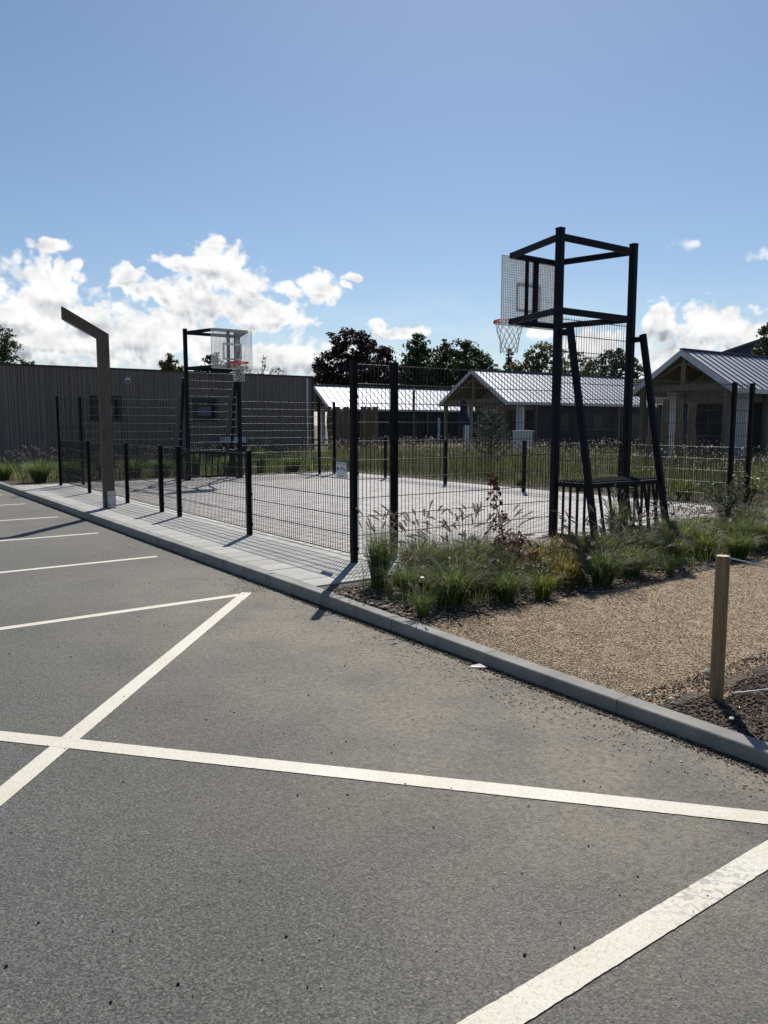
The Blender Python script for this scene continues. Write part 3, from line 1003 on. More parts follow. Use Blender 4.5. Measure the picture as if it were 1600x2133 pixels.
clump('big1', -0.15, 14.2, 'fountain grass nearest the kerb in front of the grey building', 1.15, group=G4)
clump('mid1', -0.75, 15.6, 'small grass at the left picture edge before the grey building', 1.3, group=G4)
clump('big2', 0.75, 14.5, 'green grass left of the far corner post pair', 1.2, group=G4)
clump('tall', 1.5, 14.6, 'tall grass rising behind the far corner post pair', 1.0, group=G4)
clump('big1', 2.3, 14.4, 'bushy grass seen just left of the street lamp column', 1.15, group=G4)
clump('big2', 3.2, 14.6, 'grass seen through the low fence right of the street lamp', 1.15, group=G4)
clump('tall', 4.1, 14.4, 'upright grass left of the far goal', 1.1, group=G4)
clump('big1', 5.2, 14.5, 'bushy grass behind the far goal', 1.1, group=G4)
clump('tall', 6.2, 14.5, 'tall grass seen between the far goal and its right fence', 1.1, group=G4)
clump('big2', 7.2, 14.3, 'grass by the far right corner posts', 1.1, group=G4)
clump('small', 9.0, 6.4, 'small yellow-green tuft at the meadow edge by the middle of the far fence', 1.3, 'grass_tuft', group=G4)
clump('sedgeg', 9.1, 4.6, 'bright yellow-green tuft at the meadow edge right of the middle far fence post', 1.2, 'sedge', 'sedge', G2)
clump('sedgeg', 9.0, 2.0, 'yellow-green tuft seen through the mesh behind the goal', 1.3, 'sedge', 'sedge', G2)


# leafy plants -------------------------------------------------------
def leaves(centers, n_per, spread, size, seed, mt, name='leaves', asp=0.6, up=0.0):
    r = np.random.default_rng(seed)
    C = np.repeat(np.asarray(centers, float), n_per, axis=0)
    n = len(C)
    C = C + r.normal(0, 1, (n, 3)) * np.asarray(spread)
    nr = r.normal(0, 1, (n, 3)) + np.array([0, 0, up])
    nr /= np.linalg.norm(nr, axis=1)[:, None]
    t = np.cross(nr, r.normal(0, 1, (n, 3)))
    t /= np.linalg.norm(t, axis=1)[:, None]
    s = np.cross(nr, t)
    L = size * r.uniform(.6, 1.3, n)[:, None]
    v0 = C - t * L / 2
    v1 = C + s * L * asp / 2 + nr * L * .08
    v2 = C + t * L / 2
    v3 = C - s * L * asp / 2 + nr * L * .08
    V = np.stack([v0, v1, v2, v3], 1).reshape(-1, 3)
    F = np.arange(n * 4).reshape(-1, 4)
    return npmesh(name, V, F, mt)


def barberry():
    t = thing('barberry', 'dark red barberry with one tall leafy shoot in the mulch bed', 'shrub', 0.72, -1.60, 0.10)
    t.scale = (1.15, 1.15, 1.12)
    st = MB()
    cs = []
    r = random.Random(3)
    for k in range(16):
        th = r.uniform(0, 6.28)
        e = Vector((math.cos(th) * r.uniform(.08, .30), math.sin(th) * r.uniform(.08, .22), r.uniform(.12, .34)))
        st.tube([(0, 0, 0), e * .5 + Vector((0, 0, .06)), e], [.006, .004, .002], 4, False)
        for q in range(7):
            cs.append(e * (0.4 + .1 * q) + Vector((r.gauss(0, .03), r.gauss(0, .03), .03)))
    pts = [(0, 0, 0), (-.05, .02, .25), (-.10, .03, .48), (-.17, .04, .72), (-.20, .04, .92)]
    st.tube(pts, [.008, .006, .005, .003, .002], 5, False)
    link('stems', st.mesh('stems', M_BARK), t)
    link('leaves', leaves(cs, 14, .024, .044, 4, M_BARB), t)
    cs = []
    for i in range(len(pts) - 1):
        for q in range(7):
            f = q / 7
            p = Vector(pts[i]).lerp(Vector(pts[i + 1]), f)
            if p.z > 0.2:
                rr = .055 * (1.15 - p.z / 1.05) + .01
                for s_ in range(3):
                    a = r.uniform(0, 6.28)
                    cs.append(p + Vector((math.cos(a) * rr, math.sin(a) * rr, r.gauss(0, .01))))
    link('shoot_leaves', leaves(cs, 3, .012, .044, 5, M_BARB), t)


barberry()


def leafy_shrub(b, a, h, seed, label, mt=M_SHRUB, n=26, w=.4, name='shrub', cat='shrub', sz=.04):
    t = thing(name, label, cat, b, a, 0.095)
    r = random.Random(seed)
    st = MB()
    cs = []
    for k in range(n):
        th = r.uniform(0, 6.28)
        e = Vector((math.cos(th) * r.uniform(.1, w), math.sin(th) * r.uniform(.1, w), h * r.uniform(.55, 1)))
        m_ = Vector((e.x * .3, e.y * .3, e.z * .55))
        st.tube([(0, 0, 0), m_, e], [.006, .004, .002], 3, False)
        for q in range(9):
            cs.append(m_.lerp(e, q / 8))
        for q in range(3):
            cs.append(m_ * (q + 1) / 4)
    link('stems', st.mesh('stems', M_BARK), t)
    link('leaves', leaves(cs, 5, .028, sz, seed, mt), t)
    return t


leafy_shrub(5.35, -1.0, 0.80, 51, 'loose leafy shrub with pale flecked leaves in front of the corner post pair')
leafy_shrub(6.0, -1.5, 0.75, 52, 'leafy shrub at the right picture edge beside the corner posts', w=.5)
leafy_shrub(7.6, -0.6, 0.8, 53, 'green shrub behind the flecked one at the right edge', w=.5, mt=M_GRASS)
leafy_shrub(9.1, 3.2, 0.55, 54, 'low yellow-green shrub at the meadow edge behind the goal grating', mt=M_SEDGEG, w=.3)
leafy_shrub(9.3, 0.8, 0.6, 55, 'yellow-green leafy shrub behind the far low fence near its right corner', mt=M_SEDGEG, w=.35)


def pine():
    t = thing('young_pine', 'young grey-green pine sapling in the meadow behind the far low fence', 'tree', 11.65, 10.2, 0.1)
    r = random.Random(8)
    st = MB()
    st.tube([(0, 0, 0), (0.02, 0, 1.0), (0, 0.02, 1.95)], [.035, .022, .006], 6, False)
    V = []; F = []; k = 0
    for i in range(46):
        z = 0.18 + 1.65 * (i / 46)
        th = i * 2.4
        L = 0.78 * (1 - z / 2.15) + .12
        p0 = Vector((0, 0, z))
        e = p0 + Vector((math.cos(th) * L, math.sin(th) * L, L * .75))
        m_ = p0.lerp(e, .5) + Vector((0, 0, -.04))
        st.tube([p0, m_, e], [.010, .006, .003], 3, False)
        for q in range(30):
            f = .2 + .8 * q / 30
            c = p0.lerp(e, f) + Vector((0, 0, -.04 * (1 - abs(2 * f - 1))))
            for s_ in range(5):
                d = Vector((r.gauss(0, 1), r.gauss(0, 1), r.gauss(.5, 1))).normalized() * .11
                w = d.orthogonal().normalized() * .008
                V += [tuple(c - w), tuple(c + w), tuple(c + d)]
                F.append((k, k + 1, k + 2)); k += 3
    link('trunk', st.mesh('trunk', M_BARK), t)
    link('needles', npmesh('needles', V, F, M_PINE), t)


pine()


# meadow ----------------------------------------------------------------
def meadow(name, n, xf, yf, h0, h1, mt, seed, width=0.008, seg=3, lean=.25, flowers=0.0, fm=None, fname='meadow_flowers', zb=0.09, fs=.03, ftop=1.0):
    r = np.random.default_rng(seed)
    X = xf(r, n); Y = yf(r, n, X)
    # patches
    pt = 0.5 + 0.5 * np.sin(X * 1.3 + np.sin(Y * .7) * 2) * np.sin(Y * 1.1 + X * .4)
    H = (h0 + (h1 - h0) * r.uniform(0, 1, n) ** .8) * (0.72 + 0.33 * pt)
    th = r.uniform(0, 6.283, n)
    L = H * lean * r.uniform(0, 1, n)
    t = np.linspace(0, 1, seg + 1)[None]
    rad = L[:, None] * t ** 1.8
    x = X[:, None] + np.cos(th)[:, None] * rad
    y = Y[:, None] + np.sin(th)[:, None] * rad
    z = zb + H[:, None] * (t - .12 * t ** 3)
    wd = width * r.uniform(.6, 1.4, n)[:, None] * (1 - .9 * t ** 1.5)
    tw = r.uniform(0, 3.14, n)
    px, py = np.cos(tw)[:, None] * wd / 2, np.sin(tw)[:, None] * wd / 2
    V = np.stack([np.stack([x - px, y - py, z], -1), np.stack([x + px, y + py, z], -1)], 2).reshape(-1, 3)
    a = (np.arange(n) * (seg + 1) * 2)[:, None] + (np.arange(seg) * 2)[None]
    F = np.stack([a, a + 1, a + 3, a + 2], -1).reshape(-1, 4)
    tag(link(name, npmesh(name, V, F, mt), None, W(0, 0, 0), RZ), kind='stuff')
    if flowers:
        m = r.uniform(0, 1, n) < flowers * (0.4 + pt)
        C = np.stack([x[m, -1], y[m, -1], z[m, -1] * ftop], 1)
        me = leaves(C, 3, fs * .45, fs, seed + 1, fm, fname, .9)
        tag(link(fname, me, None, W(0, 0, 0), RZ), kind='stuff')


meadow('meadow_grass', 30000, lambda r, n: 9.2 + 13 * r.uniform(0, 1, n) ** 1.25, lambda r, n, X: r.uniform(-3, 22, n), .35, .95, M_MEAD, 31, .010)
meadow('meadow_stems', 9000, lambda r, n: 9.6 + 11 * r.uniform(0, 1, n), lambda r, n, X: r.uniform(-3, 24, n), .60, 1.12, M_MEADD, 32, .006, 3, .2, .42, M_FLOW, fs=.026)
meadow('meadow_edge', 1800, lambda r, n: 8.6 + .8 * r.uniform(0, 1, n), lambda r, n, X: r.uniform(-2, 20, n), .08, .32, M_GRASS, 33, .008, 3, .6)
meadow('bed_grass', 5200, U(-.6, 11), lambda r, n, X: r.uniform(14.0, 16.2, n), .25, .75, M_GRASS, 34, .010, 3, .5)
meadow('right_grass', 7000, lambda r, n: r.uniform(8.6, 16, n), lambda r, n, X: r.uniform(-6, -1.0, n), .35, .85, M_MEAD, 35, .009, 3, .5)
meadow('bed_weeds', 700, U(4.2, 8.4), lambda r, n, X: r.uniform(-2.4, -1.05, n), .08, .30, M_GRASS, 36, .006, 3, .6)
meadow('loose_grass', 3400, lambda r, n: -0.75 + 5.6 * r.uniform(0, 1, n) ** 1.1, lambda r, n, X: r.uniform(-2.15, -1.12, n) - 0.12 * r.uniform(0, 1, n), .10, .46, M_GRASS, 37, .0045, 4, .9, .05, M_SPIKE, 'loose_spikes', fs=.03)

# ------------------------------------------------------------------ fences
def wire_panel(parent, x0, y0, x1, y1, z0, z1, spike=0.0, step=0.05, hstep=0.2):
    """double-bar mesh panel: vertical wires in one mesh, every horizontal double wire a sub-part"""
    p = Vector((x0, y0, 0)); q = Vector((x1, y1, 0))
    d = q - p
    L = d.length
    d.normalize()
    s = Vector((-d.y, d.x, 0))
    n = max(1, round(L / step))
    mb = MB()
    for i in range(n + 1):
        c = p + d * (L * i / n)
        mb.tube([c + Vector((0, 0, z0)), c + Vector((0, 0, z1 + spike))], 0.0043, 4)
    pn = link('mesh_panel', mb.mesh('mesh_panel', M_WIRE), parent)
    m = round((z1 - z0) / hstep)
    hm = MB()
    e = 0.0055
    for sg in (-1, 1):
        hm.tube([p + s * e * sg, q + s * e * sg], 0.0043, 8, False)
    hme = hm.mesh('horizontal_wire', M_WIRE, True)
    for k in range(m + 1):
        link('horizontal_wire', hme, pn, (0, 0, z0 + (z1 - z0) * k / m))
    return pn


def fence_post(parent, x, y, h, w=0.060):
    mb = MB()
    mb.box(x - w / 2, x + w / 2, y - w / 2, y + w / 2, -0.05, h - 0.008)
    mb.box(x - w / 2 - .003, x + w / 2 + .003, y - w / 2 - .003, y + w / 2 + .003, h - 0.008, h + 0.006)
    po = link('post', mb.mesh('post', M_STEEL), parent)
    cl = MB()
    k = int(h / 0.4)
    for i in range(k + 1):
        z = 0.12 + i * 0.4
        if z < h - .02:
            cl.box(x + w / 2, x + w / 2 + .014, y - .02, y + .02, z, z + .035)
            cl.tube([(x - w / 2 - .003, y, z + .018), (x - w / 2, y, z + .018)], .006, 8)
    tag(link('clip', cl.mesh('clip', M_STEEL), po), kind='stuff')
    return po


def fence_run(name, label, pts, h, axis, fixed, group, spike=0.0, skip=()):
    """posts along axis 'y' (a) at b=fixed or axis 'x' (b) at a=fixed"""
    t = thing(name, label, 'fence', 0, 0, PAV, 0, group)
    for c in pts:
        if c in skip:
            continue
        fence_post(t, *((fixed, c) if axis == 'y' else (c, fixed)), h)
    for i in range(len(pts) - 1):
        a, b = pts[i] + .034, pts[i + 1] - .034
        off = .036
        if axis == 'y':
            wire_panel(t, fixed + off, a, fixed + off, b, 0.075, h - .03, spike)
        else:
            wire_panel(t, a, fixed + off, b, fixed + off, 0.075, h - .03, spike)
    return t


GL, GT = 'low mesh fences along the court', 'tall mesh fences at the court ends'
fence_run('low_fence', 'low black mesh fence with capped posts along the kerb side of the court', [0.0, 2.5, 5.0, 5.80, 7.62, 10.18, 12.68], 1.10, 'y', 0.0, GL, skip=(0.0, 12.68))
fence_run('low_fence', 'low black mesh fence on the far side of the court, before the meadow', [0.0, 2.5, 5.0, 7.6, 10.1, 12.68], 1.10, 'y', 7.70, GL, skip=(0.0, 12.68))
fence_run('tall_fence', 'tall black mesh fence from the near corner post to the near basket tower', [0.0, 0.52, 3.08], 2.10, 'x', 0.0, GT, .03, skip=(3.08,))
fence_run('tall_fence', 'tall black mesh fence from the near basket tower to the corner posts on the right', [4.70, 7.18, 7.70], 2.10, 'x', 0.0, GT, .03, skip=(4.70,))
fence_run('tall_fence', 'tall black mesh fence left of the far basket tower, behind the street lamp', [0.0, 0.52, 3.08], 2.10, 'x', 12.68, GT, .03, skip=(3.08,))
fence_run('tall_fence', 'tall black mesh fence with sun glints on its wires right of the far basket tower', [4.70, 7.18, 7.70], 2.10, 'x', 12.68, GT, .03, skip=(4.70,))


# ------------------------------------------------------------------ basket towers
def tower(label, b, a, rot):
    t = thing('basket_tower', label, 'basketball hoop', b, a, PAV, rot, 'basket towers with goals at the court ends')
    HX = 0.735
    w = 0.092
    for s in (-1, 1):
        mb = MB()
        mb.bar((s * HX, 0, -0.05), (s * HX, 0, 3.87), w, w)
        mb.bar((s * HX, 0, 3.87), (s * HX, 0, 3.885), w + .008, w + .008)
        mb.box(s * HX - .1, s * HX + .1, -.1, .1, -.01, .012)
        link('post', mb.mesh('post', M_TOWER), t)
    FX, FY = 0.435, 1.13
    for z in (3.78, 2.88):
        mb = MB()
        mb.bar((-HX + w / 2, 0, z), (HX - w / 2, 0, z), .06, .08)
        link('cross_beam', mb.mesh('cross_beam', M_TOWER), t)
        for s in (-1, 1):
            mb = MB()
            mb.bar((s * (HX - .01), w / 2, z - (0.0 if z > 3 else 0.0)), (s * FX, FY, z), .05, .08)
            link('arm', mb.mesh('arm', M_TOWER), t)
        mb = MB()
        mb.bar((-FX - .03, FY, z), (FX + .03, FY, z), .05, .075)
        link('front_beam', mb.mesh('front_beam', M_TOWER), t)
    # back of the board
    for x, ww in ((-0.11, .045), (0.07, .085)):
        mb = MB()
        mb.bar((x, FY + .03, 2.86), (x, FY + .03, 3.80), ww, .04)
        link('board_bracket', mb.mesh('board_bracket', M_TOWER), t)
    # slanting braces to the outside
    for s in (-1, 1):
        mb = MB()
        mb.bar((s * HX, -.045, 2.60), (s * HX, -.20, 2.60), .06, .07)
        mb.bar((s * HX, -.195, 2.66), (s * HX, -.70, -0.03), .062, .085, (0, 1, 0))
        link('brace', mb.mesh('brace', M_TOWER), t)

    def by(z):
        return -.195 - .505 * (2.66 - z) / 2.69
    # goal: frame, grating on top, bars at the back and sides
    zs = 0.72
    g = MB()
    g.bar((-HX, by(zs), zs - .03), (HX, by(zs), zs - .03), .05, .06)
    for s in (-1, 1):
        g.bar((s * HX, -.046, zs - .03), (s * HX, by(zs) + .02, zs - .03), .04, .06)
        g.bar((s * HX, -.046, .03), (s * HX, by(0.03) + .02, .03), .04, .05)
    g.bar((-HX, by(.03), .03), (HX, by(.03), .03), .04, .05)
    link('goal_frame', g.mesh('goal_frame', M_TOWER), t)
    g = MB()
    nx = 22
    for i in range(1, nx):
        x = -HX + 2 * HX * i / nx
        g.bar((x, -.03, zs + .004), (x, by(zs) + .02, zs + .004), .006, .022)
    for j in range(1, 8):
        y = -.03 + (by(zs) + .03) * j / 8
        g.bar((-HX, y, zs + .006), (HX, y, zs + .006), .005, .018)
    link('grating', g.mesh('grating', M_TOWER), t)
    for i in range(1, 8):
        x = -HX + 2 * HX * i / 8
        g = MB()
        g.bar((x, by(zs - .05), zs - .05), (x, by(.05), .05), .024, .034, (0, 1, 0))
        link('goal_bar', g.mesh('goal_bar', M_TOWER), t)
    for s in (-1, 1):
        for i in range(1, 5):
            y = -.045 + (by(.4) + .045) * i / 5
            g = MB()
            g.bar((s * HX, y, zs - .05), (s * HX, y, .05), .022, .03)
            link('goal_bar', g.mesh('goal_bar', M_TOWER), t)
    # mesh between the posts above the goal
    wire_panel(t, -HX + .05, 0.0, HX - .05, 0.0, 0.78, 2.78, .035)
    # backboard grating
    BW, B0, B1 = 0.545, 2.84, 3.79
    yb = FY + .085
    g = MB()
    for z in (B0, B1):
        g.bar((-BW, yb, z), (BW, yb, z), .02, .010)
    for s in (-1, 1):
        g.bar((s * BW, yb, B0), (s * BW, yb, B1), .010, .022, (0, 1, 0))
    nv = 31
    for i in range(1, nv):
        x = -BW + 2 * BW * i / nv
        g.box(x - .0020, x + .0020, yb - .011, yb + .011, B0, B1)
    nh = 27
    for j in range(1, nh):
        z = B0 + (B1 - B0) * j / nh
        g.box(-BW, BW, yb - .004, yb + .004, z - .0026, z + .0026)
    bd = link('backboard', g.mesh('backboard', M_BOARD), t)
    g = MB()
    x1, z0, z1 = .255, 3.05, 3.46
    y0, y1 = yb + .0115, yb + .016
    g.box(-x1, x1, y0, y1, z1 - .045, z1)
    g.box(-x1, x1, y0, y1, z0, z0 + .045)
    g.box(-x1, -x1 + .045, y0, y1, z0 + .045, z1 - .045)
    g.box(x1 - .045, x1, y0, y1, z0 + .045, z1 - .045)
    link('target_frame', g.mesh('target_frame', M_BOARD), bd)
    # rim
    zr = 2.975
    rr = .225
    cy = yb + .16 + rr
    g = MB()
    pts = [(rr * math.cos(k * math.pi / 16), cy + rr * math.sin(k * math.pi / 16), zr) for k in range(33)]
    g.tube(pts, .0115, 8, False)
    pts = [(rr * .985 * math.cos(k * math.pi / 16), cy + rr * .985 * math.sin(k * math.pi / 16), zr - .032) for k in range(33)]
    g.tube(pts, .006, 6, False)
    for k in range(24):
        a_ = k * math.pi / 12
        g.box(rr * math.cos(a_) - .013, rr * math.cos(a_) + .013, cy + rr * math.sin(a_) - .006, cy + rr * math.sin(a_) + .006, zr - .036, zr)
    g.prism([(-.075, yb + .012), (.075, yb + .012), (.15, cy - .14), (-.15, cy - .14)][::-1], zr - .006, zr + .004, 'z')
    g.box(-.075, .075, yb + .012, yb + .024, zr - .13, zr + .03)
    for s in (-1, 1):
        g.bar((s * .06, yb + .02, zr - .11), (s * .12, cy - .13, zr - .012), .012, .03)
    ri = link('rim', g.mesh('rim', M_RIM, False), t)
    # net: diamond mesh narrowing downwards
    g = MB()
    rows, cols = 7, 12
    rad = [.215, .200, .178, .158, .142, .132, .130, .136]
    dz = [0, .055, .125, .20, .275, .345, .41, .45]
    rn = random.Random(4)
    jit = [[(rn.gauss(0, .006), rn.gauss(0, .006), rn.gauss(0, .006)) for _ in range(cols)] for _ in range(rows + 1)]

    def pt(i, j):
        j %= cols
        an = 2 * math.pi * (j + (i % 2) * .5) / cols
        q = jit[i][j] if i else (0, 0, 0)
        return Vector((rad[i] * math.cos(an) + q[0], cy + rad[i] * math.sin(an) + q[1], zr - .015 - dz[i] + q[2]))
    for i in range(rows):
        for j in range(cols):
            p = pt(i, j)
            for q in ((pt(i + 1, j), pt(i + 1, j - 1)) if i % 2 == 0 else (pt(i + 1, j), pt(i + 1, j + 1))):
                mdl = (p + q) / 2 + Vector((0, 0, -.004))
                g.tube([p, mdl, q], .0048, 4, False)
    link('net', g.mesh('net', M_NET), ri)
    return t


tower('tall navy steel basket tower with goal underneath, nearest on the right', 3.885, 0.07, 0.0)
tower('smaller looking far basket tower with red rim before the grey building', 3.90, 12.60, math.pi)


# ------------------------------------------------------------------ street lamp of timber
def lamp():
    t = thing('street_lamp', 'brown timber street lamp with slanting arm and steel shoe on the kerbside pavement', 'street lamp', -0.53, 6.94, PAV)
    w = .19
    # profile in (x,z): column then arm towards -x
    top = 2.98
    sl = Vector((-0.64, 0.45)).normalized()
    nrm = Vector((sl.y, -sl.x))  # to the lower/outer side
    # mitre
    A = [(-w / 2, 0.0), (w / 2, 0.0)]
    out_b = (w / 2, top)
    tip = Vector((w / 2, top)) + Vector((-0.735, 0.40))
    tb_ = Vector((tip.x + 0.0, tip.y - .20))
    inner = (-w / 2, top - .085)
    mb = MB()
    mb.prism([(-w / 2, 0.42), (w / 2, 0.42), out_b, inner], -.046, .046)
    link('column', mb.mesh('column', M_TIMB), t)
    mb = MB()
    mb.prism([inner, out_b, (tip.x, tip.y), (tb_.x, tb_.y)], -.046, .046)
    ar = link('arm', mb.mesh('arm', M_TIMB), t)
    mb = MB()
    d = Vector((tb_.x - inner[0], tb_.y - inner[1]))
    a = Vector(inner) + d * .25
    b = Vector(inner) + d * .93
    n_ = Vector((d.y, -d.x)).normalized() * -.012
    if n_.y > 0: n_ = -n_
    mb.prism([(a.x, a.y), (b.x, b.y), (b.x + n_.x, b.y + n_.y), (a.x + n_.x, a.y + n_.y)], -.03, .03)
    link('light_panel', mb.mesh('light_panel', M_PEBL), ar)
    mb = MB()
    mb.box(-w / 2, w / 2, -.046, .046, -.05, .42)
    link('base', mb.mesh('base', M_TIMB), t)
    mb = MB()
    mb.box(-w / 2 - .004 + .06, w / 2 + .008, -.056, -.048, -.05, .30)
    mb.box(w / 2 + .001, w / 2 + .008, -.048, .05, -.05, .30)
    so = link('shoe', mb.mesh('shoe', M_GALV), t)
    for zz in (.06, .22):
        for xx in (-.01, .075):
            link('bolt', MB().tube([(xx, -.056, zz), (xx, -.066, zz)], .009, 6).mesh('bolt', M_STEEL), so)
    link('crack', MB().box(-.03, -.026, -.0475, -.0463, .9, 2.1).box(.035, .038, -.0475, -.0463, .5, 1.3).mesh('crack', M_GROOVE), t)['kind'] = 'stuff'
    link('access_cover', MB().box(w / 2 + .0005, w / 2 + .004, -.03, .03, .8, 1.05).mesh('access_cover', M_GALV), t)


lamp()

# sign on the fence
def sign():
    t = thing('fence_sign', 'small white rules sign with black pictograms hanging on the low fence by the corner post', 'sign', 0.020, 0.27, PAV)
    z0, z1 = .88, 1.045
    y0, y1 = -.10, .10
    link('plate', MB().box(-.003, .0, y0, y1, z0, z1).mesh('plate', M_SIGN), t)
    x0, x1 = -.0055, -.0034
    m = MB()
    m.box(x0, x1, y0 + .015, y1 - .015, z1 - .022, z1 - .014)
    m.box(x0, x1, y0 + .05, y1 - .08, z0 + .014, z0 + .020)
    link('lettering', m.mesh('lettering', M_INKG), t)

    def blob(pts):
        mb.prism([(p[0] * .82, (z0 + z1) / 2 + .012 + (p[1] - (z0 + z1) / 2 - .035) * .62) for p in pts], x0, x1, 'x')
    mb = MB()
    # three small pictograms: slanted dark figures
    for (cy_, k) in ((.072, 0), (.0, 1), (-.070, 2)):
        c = (z0 + z1) / 2 + .035
        if k == 0:
            blob([(cy_ + .030, c + .030), (cy_ + .018, c + .034), (cy_ - .006, c - .020), (cy_ + .010, c - .034), (cy_ + .028, c - .01)])
            blob([(cy_ - .012, c + .030), (cy_ - .024, c + .030), (cy_ - .022, c - .005), (cy_ - .010, c - .012)])
        elif k == 1:
            blob([(cy_ + .006, c + .038), (cy_ - .006, c + .038), (cy_ - .020, c - .012), (cy_ - .008, c - .020), (cy_ + .004, c + .006)])
            blob([(cy_ + .012, c - .026), (cy_ + .0, c - .026), (cy_ + .0, c - .040), (cy_ + .012, c - .040)])
        else:
            blob([(cy_ + .020, c + .030), (cy_ + .010, c + .030), (cy_ + .012, c - .01), (cy_ + .020, c - .01)])
            blob([(cy_ - .002, c - .012), (cy_ - .020, c + .0), (cy_ - .022, c - .030), (cy_ + .004, c - .040)])
    link('pictograms', mb.mesh('pictograms', M_INK), t)


sign()


# stakes and string ---------------------------------------------------
def stake(b, a, label, h=.81):
    t = thing('wooden_stake', label, 'stake', b, a, 0.045, .3, 'round wooden stakes marking the soil bed')
    mb = MB()
    mb.tube([(0, 0, -.1), (.002, 0, .4), (0, 0, h - .006), (0, 0, h)], [.037, .0365, .036, .033], 20)
    o = link('shaft', mb.mesh('shaft', M_STAKE, False), t)
    mb = MB()
    mb.tube([(0, 0, h - .001), (0, 0, h + .0015)], [.0325, .0322], 20)
    link('cut_end', mb.mesh('cut_end', M_STAKEEND), t)
    return t


stake(-0.560, -4.45, 'round wooden stake standing at the corner of the gravel path with a string on top')
stake(-0.60, -7.0, 'second round wooden stake further along the kerb')
mb = MB()
pts = []
for k in range(17):
    f = k / 16
    p = Vector((-0.560 + .01 * f, -4.45 - 2.55 * f, 0.045 + .806 - .05 * math.sin(math.pi * f)))
    pts.append(p)
mb.tube(pts, .0032, 5)
tag(link('string', mb.mesh('string', M_ROPE), None, W(0, 0, 0), RZ), 'thin white string stretched from the stake top along the kerb', 'string')
mb = MB()
mb.tube([(-.50, -4.52, .100), (-.30, -4.62, .11), (-.02, -4.68, .135), (.35, -4.82, .12)], [.004, .003, .003, .002], 5)
tag(link('dry_twig', mb.mesh('dry_twig', M_ROPE), None, W(0, 0, 0), RZ), 'pale dry twig lying on the dark soil right of the stake', 'twig')


def stone(b, a, s, label, mt=M_STONE, z=.11, name='stone', seed=1):
    r = random.Random(seed)
    mb = MB()
    vs = []
    n1, n2 = 5, 8
    for i in range(n1 + 1):
        ph = math.pi * i / n1
        for j in range(n2):
            th = 2 * math.pi * j / n2
            q = s * r.uniform(.75, 1.2)
            vs.append((q * math.sin(ph) * math.cos(th), q * .8 * math.sin(ph) * math.sin(th), q * .5 * math.cos(ph)))
    fs = [(i * n2 + j, i * n2 + (j + 1) % n2, (i + 1) * n2 + (j + 1) % n2, (i + 1) * n2 + j) for i in range(n1) for j in range(n2)]
    mb.add(vs, fs)
    o = link(name, mb.mesh(name, mt), None, W(b, a, z), r.uniform(0, 6))
    tag(o, label, 'stone', 'loose stones by the stake')


stone(-.80, -4.34, .018, 'white stone beside the foot of the stake', seed=2, z=.075)
stone(-.86, -4.24, .014, 'small pale stone left of the stake foot', seed=3, z=.08)
stone(-.91, -4.74, .014, 'pale stone on the kerb edge right of the stake', seed=4, z=.12)
stone(-.25, -4.22, .035, 'grey lump of stone on the gravel border behind the stake', M_KERB, seed=5, z=.085)
stone(2.75, -1.95, .022, 'white stone on the mulch behind the single grass tuft', seed=6, z=.13)
# litter on the asphalt
mb = MB()
mb.add([(-.055, -.016, .004), (.05, -.022, .010), (.058, .008, .006), (.0, .02, .018), (-.05, .014, .005), (-.055, -.016, .002), (.05, -.022, .006), (.058, .008, .003), (.0, .02, .012), (-.05, .014, .003)],
       [(0, 1, 2, 3, 4), (9, 8, 7, 6, 5), (0, 5, 6, 1), (1, 6, 7, 2), (2, 7, 8, 3), (3, 8, 9, 4), (4, 9, 5, 0)])
tag(link('paper_scrap', mb.mesh('paper_scrap', M_LITTER), None, (0.613, 4.82, .002), -.15), 'crumpled pale paper scrap on the asphalt beside the kerb', 'litter')


